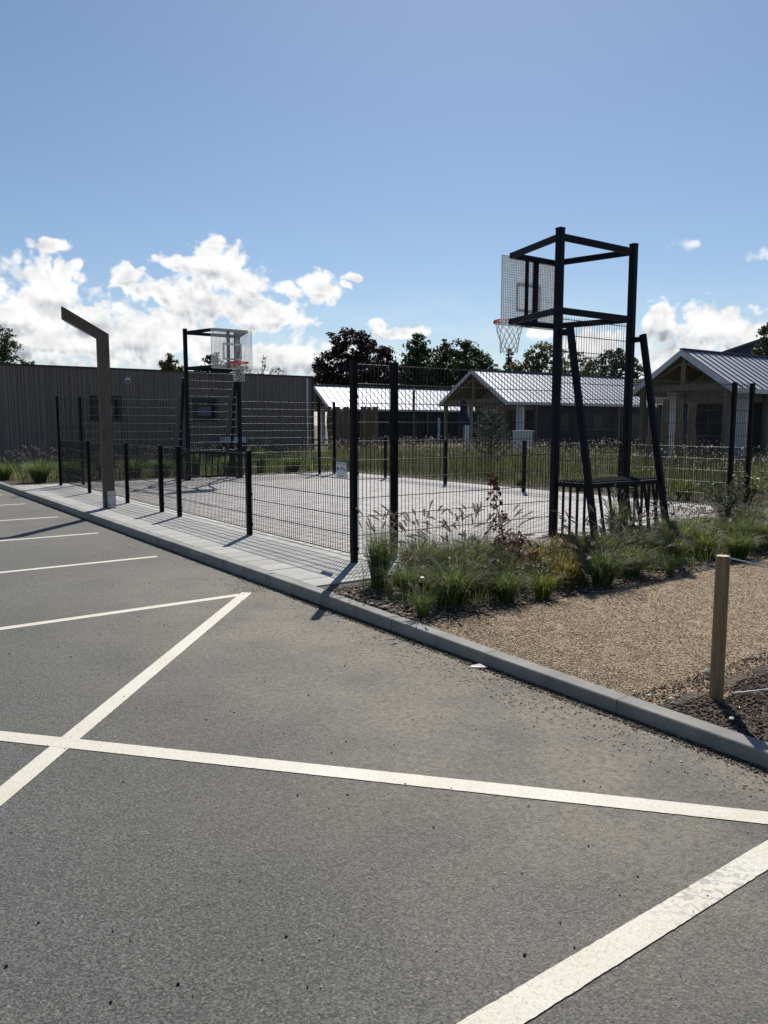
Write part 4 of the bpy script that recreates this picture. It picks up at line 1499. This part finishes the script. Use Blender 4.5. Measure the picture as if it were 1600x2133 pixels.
# ------------------------------------------------------------------ grey timber building
def grey_building():
    A0, B0, B1, H = 21.0, -1.4, 11.86, 3.36
    t = thing('grey_building', 'long flat roofed building clad in grey-brown vertical boards behind the far goal', 'building', 0, A0, PAV)
    wins = [(3.09, 4.01, 1.62, 2.40), (6.73, 7.65, 1.62, 2.38)]
    # core with openings left by building it from pieces
    mb = MB()
    xs = [B0] + [v for w_ in wins for v in w_[:2]] + [B1]
    for i in range(0, len(xs) - 1, 2):
        mb.box(xs[i], xs[i + 1], 0.03, .25, -.2, H)
    for (x0, x1, z0, z1) in wins:
        mb.box(x0, x1, .03, .25, -.2, z0)
        mb.box(x0, x1, .03, .25, z1, H)
    mb.box(B0, B1, .25, 9.0, -.2, H)
    link('wall', mb.mesh('wall', M_GROOVE), t)
    mb = MB()
    r = random.Random(5)
    x = B0
    widths = [.045, .07, .10, .145]
    while x < B1 - .02:
        w_ = min(r.choice(widths), B1 - x)
        d_ = r.uniform(.0, .012)
        segs = [(-.15, H)]
        for (x0, x1, z0, z1) in wins:
            if x + w_ > x0 - .03 and x < x1 + .03:
                segs = [(-.15, z0 - .04), (z1 + .04, H)]
        for (z0, z1) in segs:
            mb.box(x + .006, x + w_ - .006, -d_ - .004, .028, z0, z1)
        x += w_
    tag(link('cladding_boards', mb.mesh('cladding_boards', M_CLAD), t), kind='stuff')
    for i, (x0, x1, z0, z1) in enumerate(wins):
        fr = MB()
        for (a, b, c, d) in ((x0 - .04, x1 + .04, z1 - .07, z1 + .05), (x0 - .04, x1 + .04, z0 - .05, z0 + .07), (x0 - .04, x0 + .10, z0 + .07, z1 - .07), (x1 - .10, x1 + .04, z0 + .07, z1 - .07)):
            fr.box(a, b, -.035, .06, c, d)
        wi = link('window', fr.mesh('window', M_TRIM), t)
        link('pane', MB().box(x0 + .06, x1 - .06, .10, .115, z0, z1).mesh('pane', M_GLASS), wi)
        link('curtain', MB().box(x0 + .17, x1 - .22, .085, .095, z0 + .16, z1 - .28).mesh('curtain', mat('window_paper', (0.10, 0.12, 0.17), (0.15, 0.17, 0.23), 0.8, 8)), wi)
    mb = MB()
    mb.box(B0 - .05, B1 + .03, -.05, .30, H, H + .055)
    mb.box(B1 - .02, B1 + .05, -.03, .25, -.1, H)
    link('roof_edge', mb.mesh('roof_edge', M_TRIM), t)
    mb = MB()
    mb.tube([(11.58, -.06, -.05), (11.58, -.06, H - .05)], .042, 10)
    link('downpipe', mb.mesh('downpipe', M_GALV), t)
    mb = MB()
    pts = [(4.30 + .11 * math.cos(k * math.pi / 8), -.03, 3.0 + .11 * math.sin(k * math.pi / 8)) for k in range(17)]
    mb.tube(pts, .014, 6, False)
    mb.prism([(4.30 + .09 * math.cos(math.pi * k / 8), 3.0 + .09 * math.sin(math.pi * k / 8)) for k in range(9)], -.05, -.02)
    link('vent', mb.mesh('vent', M_GALV), t)
    return t


grey_building()
# low crates or boxes before the building wall
t = thing('storage_box', 'low pale storage box against the grey building behind the far goal', 'box', 8.0, 20.3, 0.1)
link('body', MB().box(-.35, .5, 0, .45, 0, .75).mesh('body', M_DARKW), t)
link('lid', MB().box(-.37, .52, -.02, .47, .76, .98).mesh('lid', M_CURT), t)


# ------------------------------------------------------------------ chalets
def chalet(label, b0, a0, a1, length, ze, zr, porch=2.2, ladder=0, side_items=True, tone=M_LARCH, seam=.42):
    """gable front at x=0 facing -x (toward the court); near eave at y=0"""
    t = thing('chalet', label, 'house', b0, a0, PAV, 0, 'small gabled chalets behind the meadow')
    Wd = a1 - a0
    rs = (zr - ze) / (Wd / 2)
    ov = .38          # roof overhang beyond the walls along the eaves
    zt = ze
    r = random.Random(int(b0 * 10))
    # roof deck
    mb = MB()
    th = .14
    for s in (0, 1):
        y0, y1 = (0, Wd / 2) if s == 0 else (Wd, Wd / 2)
        mb.add([(0, y0, ze), (length, y0, ze), (length, y1, zr), (0, y1, zr), (0, y0, ze - th), (length, y0, ze - th), (length, y1, zr - th), (0, y1, zr - th)],
               [(0, 1, 2, 3), (7, 6, 5, 4), (0, 4, 5, 1), (1, 5, 6, 2), (3, 2, 6, 7), (0, 3, 7, 4)])
    roof = link('roof', mb.mesh('roof', M_SOFFIT), t)
    n = int(length / seam)
    step = length / n
    sl = math.hypot(Wd / 2, zr - ze)
    ny, nz = -(zr - ze) / sl, (Wd / 2) / sl
    for s in (0, 1):
        sg = 1 if s == 0 else -1
        base_y = 0 if s == 0 else Wd

        def P(x, f, h):
            return (x, base_y + sg * (f * Wd / 2 + ny * h) if True else 0, ze + f * (zr - ze) + nz * h)
        pm = MB()
        pts = [P(.012, -.02, .006), P(step - .012, -.02, .006), P(step - .012, .995, .006), P(.012, .995, .006),
               P(.012, -.02, .022), P(step - .012, -.02, .022), P(step - .012, .995, .022), P(.012, .995, .022)]
        pm.add(pts, [(4, 5, 6, 7), (0, 4, 7, 3), (1, 2, 6, 5), (0, 1, 5, 4), (3, 7, 6, 2), (0, 3, 2, 1)])
        pme = pm.mesh('roof_panel', M_ROOF)
        sm = MB()
        c = P(0, -.02, .032); d = P(0, .995, .032)
        sm.bar(c, d, .020, .036, (0, ny, nz))
        sme = sm.mesh('roof_seam', M_SEAM)
        if s == 0:
            for i in range(n):
                link('roof_panel', pme, roof, (i * step, 0, 0))
            for i in range(n + 1):
                link('roof_seam', sme, roof, (i * step, 0, 0))
        else:
            link('far_slope', MB().add([P(0, -.02, .02), P(length, -.02, .02), P(length, .995, .02), P(0, .995, .02)], [(0, 1, 2, 3)]).mesh('far_slope', M_ROOF), roof)
    mb = MB()
    mb.bar((-.02, Wd / 2, zr + .045), (length + .02, Wd / 2, zr + .045), .16, .05)
    link('ridge_cap', mb.mesh('ridge_cap', M_SEAM), roof)
    # verge boards on the gable and gutter boards at the eaves
    mb = MB()
    for s in (0, 1):
        y0 = -.03 if s == 0 else Wd + .03
        e = .03 * rs
        mb.add([(-.05, y0, ze - e - .18), (-.05, y0, ze - e + .03), (-.05, Wd / 2, zr + .03), (-.05, Wd / 2, zr - .18), (0, y0, ze - e - .18), (0, y0, ze - e + .03), (0, Wd / 2, zr + .03), (0, Wd / 2, zr - .18)],
               [(0, 1, 2, 3) if s else (3, 2, 1, 0), (4, 5, 6, 7), (0, 4, 5, 1), (1, 5, 6, 2), (2, 6, 7, 3), (3, 7, 4, 0)])
    link('verge_board', mb.mesh('verge_board', M_FASCIA), t)
    for y0, y1 in ((-.05, .0), (Wd, Wd + .05)):
        link('eaves_board', MB().box(0.0, length, y0, y1, ze - .15, ze + .0).mesh('eaves_board', M_FASCIA), t)
    # walls: body starts behind the porch
    zw = ze + ov * rs - .16
    body = MB()
    body.prism([(ov, -.1), (Wd - ov, -.1), (Wd - ov, zw), (Wd / 2, zr - .16), (ov, zw)], porch, length - .3, 'x')
    wl_ = link('wall', body.mesh('wall', M_DARKW), t)
    # boards on the long wall facing the court's right side
    mb = MB()
    x = porch
    while x < length - .5:
        w_ = r.choice((.10, .14, .18))
        mb.box(x + .004, x + w_ - .004, ov - .022 - r.uniform(0, .008), ov - .002, 0, zw - .02)
        x += w_
    tag(link('wall_boards', mb.mesh('wall_boards', M_DARKW), wl_), kind='stuff')
    # pale reveal panels and glazing on the porch front
    link('glazing', MB().box(porch - .035, porch - .01, ov + .55, Wd - ov - .5, .05, 2.15).mesh('glazing', M_GLASS), t)
    for f in (.33, .66):
        yy = ov + .55 + (Wd - 2 * ov - 1.05) * f
        link('door_frame', MB().box(porch - .06, porch - .036, yy - .03, yy + .03, .05, 2.15).mesh('door_frame', M_TRIM), t)
    link('curtain', MB().box(porch - .05, porch - .037, ov + .70, ov + 1.15, .1, 2.05).mesh('curtain', M_CURT), t)
    for (y0, y1) in ((ov + .05, ov + .42), (Wd - ov - .42, Wd - ov - .05)):
        link('white_pier', MB().box(porch - .9, porch - .62, y0, y1, -.1, zw - .1).mesh('white_pier', M_WHITE), t)
    # timber posts, tie beam and king post
    for y in (ov - .02, Wd - ov + .02):
        link('porch_post', MB().box(.10, .26, y - .08, y + .08, -.1, zw - .12).mesh('porch_post', tone), t)
    link('tie_beam', MB().box(.11, .25, ov - .1, Wd - ov + .1, zw - .12, zw + .09).mesh('tie_beam', tone), t)
    link('king_post', MB().box(.12, .24, Wd / 2 - .08, Wd / 2 + .08, zw + .09, zr - .17).mesh('king_post', tone), t)
    mb = MB()
    mb.bar((.18, ov + .1, zw + .11), (.18, Wd / 2 - .1, zw + .11 + (Wd / 2 - ov - .2) * rs * .75), .06, .10)
    mb.bar((.18, Wd - ov - .1, zw + .11), (.18, Wd / 2 + .1, zw + .11 + (Wd / 2 - ov - .2) * rs * .75), .06, .10)
    link('struts', mb.mesh('struts', tone), t)
    # pale gable cladding set back
    mb = MB()
    y = ov
    while y < Wd - ov - .01:
        yc = y + .06
        hh = zw + (min(yc, Wd - yc) - ov) * rs - .02
        mb.box(porch - .028, porch - .004, y + .004, y + .116, 2.2, max(2.25, hh))
        y += .12
    tag(link('gable_boards', mb.mesh('gable_boards', M_PALEB), t), kind='stuff')
    # windows along the side
    k = 0
    x = porch + 1.6
    while x < length - 2.2:
        w_, z0, z1 = ((1.1, 1.05, 2.0), (.8, 1.1, 1.95), (1.5, .15, 2.05))[k % 3]
        z1 = min(z1, zw - .15)
        f = MB()
        yy = ov - .05
        f.box(x, x + w_, yy, yy + .02, z0, z0 + .05)
        f.box(x, x + w_, yy, yy + .02, z1 - .05, z1)
        f.box(x, x + .05, yy, yy + .02, z0 + .05, z1 - .05)
        f.box(x + w_ - .05, x + w_, yy, yy + .02, z0 + .05, z1 - .05)
        wi = link('window', f.mesh('window', M_TRIM), t)
        link('pane', MB().box(x + .05, x + w_ - .05, yy + .005, yy + .012, z0 + .05, z1 - .05).mesh('pane', M_GLASS), wi)
        if k % 2 == 0:
            link('curtain', MB().box(x + .1, x + .38, yy - .002, yy + .003, z0 + .1, z1 - .06).mesh('curtain', M_CURT), wi)
        x += 3.1
        k += 1
    # posts along the near eaves
    x = porch - .2
    while x < length:
        link('eaves_post', MB().box(x, x + .11, .06, .17, -.1, ze - .16).mesh('eaves_post', tone), t)
        x += 3.4
    return t



chalet('middle chalet with pale striped metal roof and open timber porch behind the meadow', 23.34, 21.37, 26.60, 12.5, 2.60, 4.30, 2.4, seam=.42)
chalet('nearest chalet on the right with darker metal roof and timber king post gable', 19.02, 6.83, 10.72, 13.0, 2.60, 3.92, 2.4, seam=.40)
chalet('long chalet with brightly shining metal roof starting behind the grey building', 25.45, 41.6, 46.3, 19, 2.60, 4.38, 2.6, seam=.55)

# rough log posts in front of the chalets
LG = 'rough standing log posts in front of the chalets'


def log_post(px, Y, h, r, label):
    p = at(px, 930, Y)
    t = thingw('log_post', label, 'wooden post', (p.x, p.y, .1), 0, LG)
    mb = MB()
    rr = random.Random(int(px))
    mb.tube([(0, 0, -.1), (rr.gauss(0, .02), 0, h * .35), (rr.gauss(0, .03), 0, h * .7), (rr.gauss(0, .02), 0, h)], [r * 1.1, r, r * .95, r * .85], 9)
    link('trunk', mb.mesh('trunk', M_LARCH), t)


log_post(1384, 20.5, 2.1, .10, 'brown log post left of the dark doorway of the nearest chalet')
log_post(1413, 21.0, 2.15, .11, 'middle log post under the gable of the nearest chalet')
log_post(1442, 21.5, 2.05, .12, 'greyish log post right of the middle one under the nearest gable')
log_post(1352, 20.8, 2.0, .10, 'log post beside the slanting brace before the nearest chalet')
log_post(688, 37.0, 2.3, .12, 'thin pale log post next to the far corner post pair')
log_post(703, 37.2, 2.3, .17, 'reddish log post just right of the far corner posts')
log_post(722, 37.4, 2.3, .17, 'broad brown log post left of the near corner post')
log_post(757, 37.0, 2.3, .16, 'grey log post directly right of the near corner post')
log_post(768, 37.6, 2.3, .14, 'brown log post between the two near tall fence posts')
log_post(780, 37.2, 2.3, .16, 'pale brown log post left of the second tall fence post')

p = at(862, 930, 36)
t = thingw('garden_pole', 'slender grey pole with a white top standing before the bright metal roof', 'pole', (p.x, p.y, .1))
link('shaft', MB().tube([(0, 0, -.1), (0, 0, 2.98)], .055, 8).mesh('shaft', M_TIMB), t)
link('cap', MB().tube([(0, 0, 2.98), (0, 0, 3.04), (0, 0, 3.12)], [.06, .075, .02], 8).mesh('cap', M_WHITE), t)
p = at(1089, 930, 30)
t = thingw('utility_cabinet', 'white utility cabinet in front of the middle chalet', 'cabinet', (p.x, p.y, .1), .35)
link('body', MB().box(-.33, .33, -.2, .2, -.1, 1.16).mesh('body', M_WHITE), t)
link('lid', MB().box(-.36, .36, -.23, .23, 1.163, 1.23).mesh('lid', M_WHITE), t)
link('door', MB().box(-.29, .29, -.213, -.202, .05, 1.10).mesh('door', M_FASCIA), t)
p = at(965, 930, 37)
t = thingw('parasol', 'closed dark blue parasol hanging at the left of the middle chalet porch', 'parasol', (p.x, p.y, .1))
link('pole', MB().tube([(0, 0, -.1), (0, 0, 2.72)], .025, 8).mesh('pole', M_GALV), t)
mb = MB()
pf = []
for (z, r_) in ((2.68, .05), (2.5, .12), (2.0, .20), (1.6, .30), (1.42, .33)):
    for k in range(16):
        a_ = k * math.pi / 8
        q = r_ * (1.0 if k % 2 else .72)
        pf.append((q * math.cos(a_), q * math.sin(a_), z))
mb.add(pf, [(i * 16 + j, i * 16 + (j + 1) % 16, (i + 1) * 16 + (j + 1) % 16, (i + 1) * 16 + j) for i in range(4) for j in range(16)])
link('canopy', mb.mesh('canopy', M_PARA), t)


# brown tiled house far behind and the big blue hall
def simple_house(name, label, cat, c, rz, L, Wd, ze, zr, mw, mr, mv):
    t = thingw(name, label, cat, c, rz)
    mb = MB()
    mb.prism([(0.2, -.1), (Wd - .2, -.1), (Wd - .2, ze), (Wd / 2, zr - .15), (0.2, ze)], 0.2, L - .2, 'x')
    link('wall', mb.mesh('wall', mw), t)
    mb = MB()
    for s in (0, 1):
        y0 = -.2 if s == 0 else Wd + .2
        e = .2 * (zr - ze) / (Wd / 2)
        mb.add([(0, y0, ze - e), (L, y0, ze - e), (L, Wd / 2, zr), (0, Wd / 2, zr), (0, y0, ze - e + .12), (L, y0, ze - e + .12), (L, Wd / 2, zr + .12), (0, Wd / 2, zr + .12)],
               [(3, 2, 1, 0), (4, 5, 6, 7), (0, 1, 5, 4), (1, 2, 6, 5), (3, 0, 4, 7)])
    ro = link('roof', mb.mesh('roof', mr), t)
    mb = MB()
    for s in (0, 1):
        y0 = -.2 if s == 0 else Wd + .2
        e = .2 * (zr - ze) / (Wd / 2)
        mb.bar((-.04, y0, ze - e + .02), (-.04, Wd / 2, zr + .02), .06, .24)
    link('verge_board', mb.mesh('verge_board', mv), t)
    rows = MB()
    n = 14
    for i in range(1, n):
        f = i / n
        y = -.2 + f * (Wd / 2 + .2)
        z = ze - .2 * (zr - ze) / (Wd / 2) + f * (zr - ze) * (1 + .2 / (Wd / 2)) + .13
        rows.box(0, L, y - .03, y + .03, z - .03, z + .03)
    link('roof_ribs', rows.mesh('roof_ribs', mr), ro)
    return t


p = at(1262, 884, 46)
simple_house('brown_roofed_house', 'house with brown tiled roof far behind the middle chalet', 'house', (p.x - 3, p.y + 3, 0), R(28), 15, 7, 2.9, 4.75, M_DARKW, M_BRTILE, M_FASCIA)
p = at(1592, 706, 62)
simple_house('blue_hall', 'large dark blue hall with low gabled roof behind the nearest chalet', 'building', (p.x + 9 * .966, p.y - 9 * .259, 0), R(75), 30, 18, p.z - 3.1, p.z, M_BLUE, M_BLUE, M_SEAM)


# ------------------------------------------------------------------ trees
def crown_tree(name, label, Y, base_px, lobes, mt, leaf=.24, dens=1.0, seed=1, clump_r=.55, trunk=.25, cat='tree', group='trees behind the buildings', hole=.0, depth=.8, sparse=False, soft=1.0):
    """lobes: (px, py, rx_px, ry_px) as the crown shows at depth Y; each becomes an ellipsoid of leaf clusters"""
    r = np.random.default_rng(seed)
    rr = random.Random(seed)
    c0 = at(base_px, 884, Y)
    t = thingw(name, label, cat, (c0.x, c0.y, 0), 0, group)
    k = Y / 1612.0
    L = []
    for (px, py, rx, ry) in lobes:
        c = at(px, py, Y)
        L.append((c.x - c0.x, rr.uniform(-.25, .25) * rx * k, c.z, rx * k, rx * k * depth, ry * k))
    V = []
    cen = []
    for (x, y, z, a, b, c) in L:
        n = max(8, int(a * c * 26 * dens))
        d = r.normal(0, 1, (n, 3))
        d /= np.linalg.norm(d, axis=1)[:, None]
        rad = r.uniform(.25, 1, n) ** .45
        rad = rad * (1 + .16 * np.sin(d[:, 0] * 7 + seed) * np.cos(d[:, 2] * 6 + seed) + r.normal(0, .05, n))
        q = np.stack([x + d[:, 0] * a * rad, y + d[:, 1] * b * rad, z + d[:, 2] * c * rad], 1)
        cen.append(q)
    C = np.concatenate(cen)
    C = C[r.uniform(0, 1, len(C)) > hole]
    # leaf clusters of different size
    reps = r.integers(14, 34, len(C)) if not sparse else r.integers(4, 9, len(C))
    CC = np.repeat(C, reps, axis=0)
    sz = np.repeat(clump_r * r.uniform(.45, 1.0, len(C)), reps)[:, None]
    n = len(CC)
    d = r.normal(0, 1, (n, 3))
    d /= np.linalg.norm(d, axis=1)[:, None]
    CC = CC + d * sz * (r.uniform(0, 1, n) ** .6)[:, None] * np.array([1, 1, .62]) * soft
    me = leaves(CC, 1, 0.0, leaf, seed + 3, mt, 'crown', .62, .5)
    link('crown', me, t)
    st = MB()
    xs = [l[0] for l in L]
    top = max(l[2] for l in L)
    low = min(l[2] - l[5] for l in L)
    st.tube([(0, 0, -.1), (.05, 0, low * .6), (0, .05, (low + top) / 2)], [trunk, trunk * .8, trunk * .45], 8)
    for l in L:
        for q in range(3):
            e = Vector((l[0] + rr.uniform(-.5, .5) * l[3], l[1] + rr.uniform(-.5, .5) * l[4], l[2] + rr.uniform(-.2, .6) * l[5]))
            s0 = Vector((0, 0, low * .6 + (top - low) * rr.uniform(0, .35)))
            m_ = s0.lerp(e, .5) + Vector((0, 0, .25))
            st.tube([s0, m_, e], [trunk * .35, trunk * .2, .02], 5, False)
    link('trunk', st.mesh('trunk', M_BARK), t)
    return t


TG = 'trees behind the buildings'
crown_tree('oak_tree', 'dark oak crown at the left picture edge above the grey building', 60, -30,
           [(-10, 715, 40, 36), (20, 722, 26, 22), (-30, 760, 70, 40), (10, 750, 30, 20), (5, 690, 22, 16)], M_L_OAK, .16, 1.5, 1, .42)
crown_tree('bush_tree', 'low dark round treetop just above the roof edge right of the oak', 60, 55, [(58, 765, 20, 13), (48, 762, 14, 10)], M_L_OAK, .15, 2.4, 2, .3)
crown_tree('small_tree', 'small light green treetop above the grey building left of the far tower', 46, 354, [(354, 768, 21, 20), (352, 752, 9, 10), (366, 772, 14, 14)], M_L_YEL, .20, 2.2, 3, .26)
crown_tree('small_tree', 'dark green treetop seen through the far backboard', 46, 455, [(440, 768, 30, 24), (468, 776, 34, 18), (448, 745, 12, 12), (460, 790, 50, 20)], M_L_GREEN, .18, 2.2, 4, .3)
crown_tree('young_tree', 'thin sparse young tree with long bare twigs right of the far backboard', 44, 540,
           [(530, 780, 36, 18), (552, 755, 7, 20), (572, 772, 14, 12), (510, 775, 20, 12)], M_L_YEL, .13, 1.3, 5, .28, .06, sparse=True)
crown_tree('copper_beech', 'broad dark purple copper beech behind the bright metal roof', 84, 735,
           [(735, 725, 42, 38), (700, 760, 44, 38), (775, 750, 42, 34), (735, 780, 85, 34), (672, 772, 24, 20), (802, 742, 20, 20), (790, 785, 40, 30), (660, 800, 30, 18), (740, 810, 90, 25), (760, 712, 18, 16), (712, 705, 22, 16), (690, 795, 40, 20)], M_L_BEECH, .33, .75, 6, .8)
crown_tree('green_tree', 'tall green tree with a pointed top right of the copper beech', 87, 872,
           [(874, 722, 26, 26), (862, 750, 26, 24), (890, 755, 36, 34), (850, 785, 36, 30), (880, 790, 50, 34), (872, 705, 10, 10)], M_L_GREEN, .33, .75, 7, .75)
crown_tree('green_tree', 'wide dark green tree behind the middle chalet roof', 90, 955,
           [(925, 740, 30, 28), (960, 735, 40, 26), (985, 755, 40, 28), (1015, 765, 24, 18), (940, 775, 70, 30), (960, 800, 100, 36), (1000, 790, 50, 26), (905, 790, 40, 34), (1032, 772, 14, 12), (968, 716, 10, 9)], M_L_GREEN, .33, .75, 8, .75)
crown_tree('green_tree', 'low green treetop between copper beech and pointed green tree', 92, 825, [(822, 785, 30, 24), (838, 775, 16, 14), (830, 810, 45, 30)], M_L_OAK, .33, .8, 9, .7)
crown_tree('cypress', 'narrow dark columnar conifer behind the middle chalet', 78, 1060, [(1061, 745, 8, 18), (1060, 768, 12, 22), (1061, 733, 4, 8)], M_L_CYP, .16, 5.0, 10, .22)
crown_tree('olive_tree', 'loose yellow-green tree left of the near tower post', 68, 1115,
           [(1118, 735, 28, 22), (1100, 758, 32, 24), (1138, 745, 26, 26), (1085, 762, 16, 14), (1130, 770, 50, 22), (1110, 790, 70, 22)], M_L_YEL, .25, .9, 11, .55, hole=.12)
crown_tree('olive_tree', 'open crowned tree seen between the near tower post and its brace', 70, 1190, [(1195, 755, 34, 22), (1175, 740, 20, 16), (1215, 768, 26, 16), (1200, 785, 50, 18)], M_L_YEL, .25, .85, 12, .52, hole=.2)
crown_tree('green_tree', 'round green tree seen through the mesh of the near tower', 72, 1270,
           [(1270, 752, 36, 24), (1298, 758, 34, 22), (1245, 765, 24, 18), (1322, 768, 16, 14), (1285, 738, 14, 10), (1280, 785, 60, 22)], M_L_GREEN, .25, .9, 13, .55)
crown_tree('leafy_tree', 'leafy branches at the right picture edge before the blue hall', 42, 1615, [(1598, 722, 22, 18), (1622, 700, 34, 36), (1580, 734, 12, 9), (1630, 740, 40, 24), (1592, 690, 8, 12)], M_L_OAK, .16, 1.5, 14, .35)
for i, (b_, a_, h_) in enumerate([(60, 60, 9), (72, 40, 8), (85, 20, 10), (70, 5, 9), (40, 75, 9)]):
    pp = W(b_, a_)
    # further trees of the same belt, out of the picture or hidden behind the houses
    px_ = 800 + 1602 * pp.x / max(pp.y, 1)
    if 0 < px_ < 1600 or pp.y < 20:
        continue
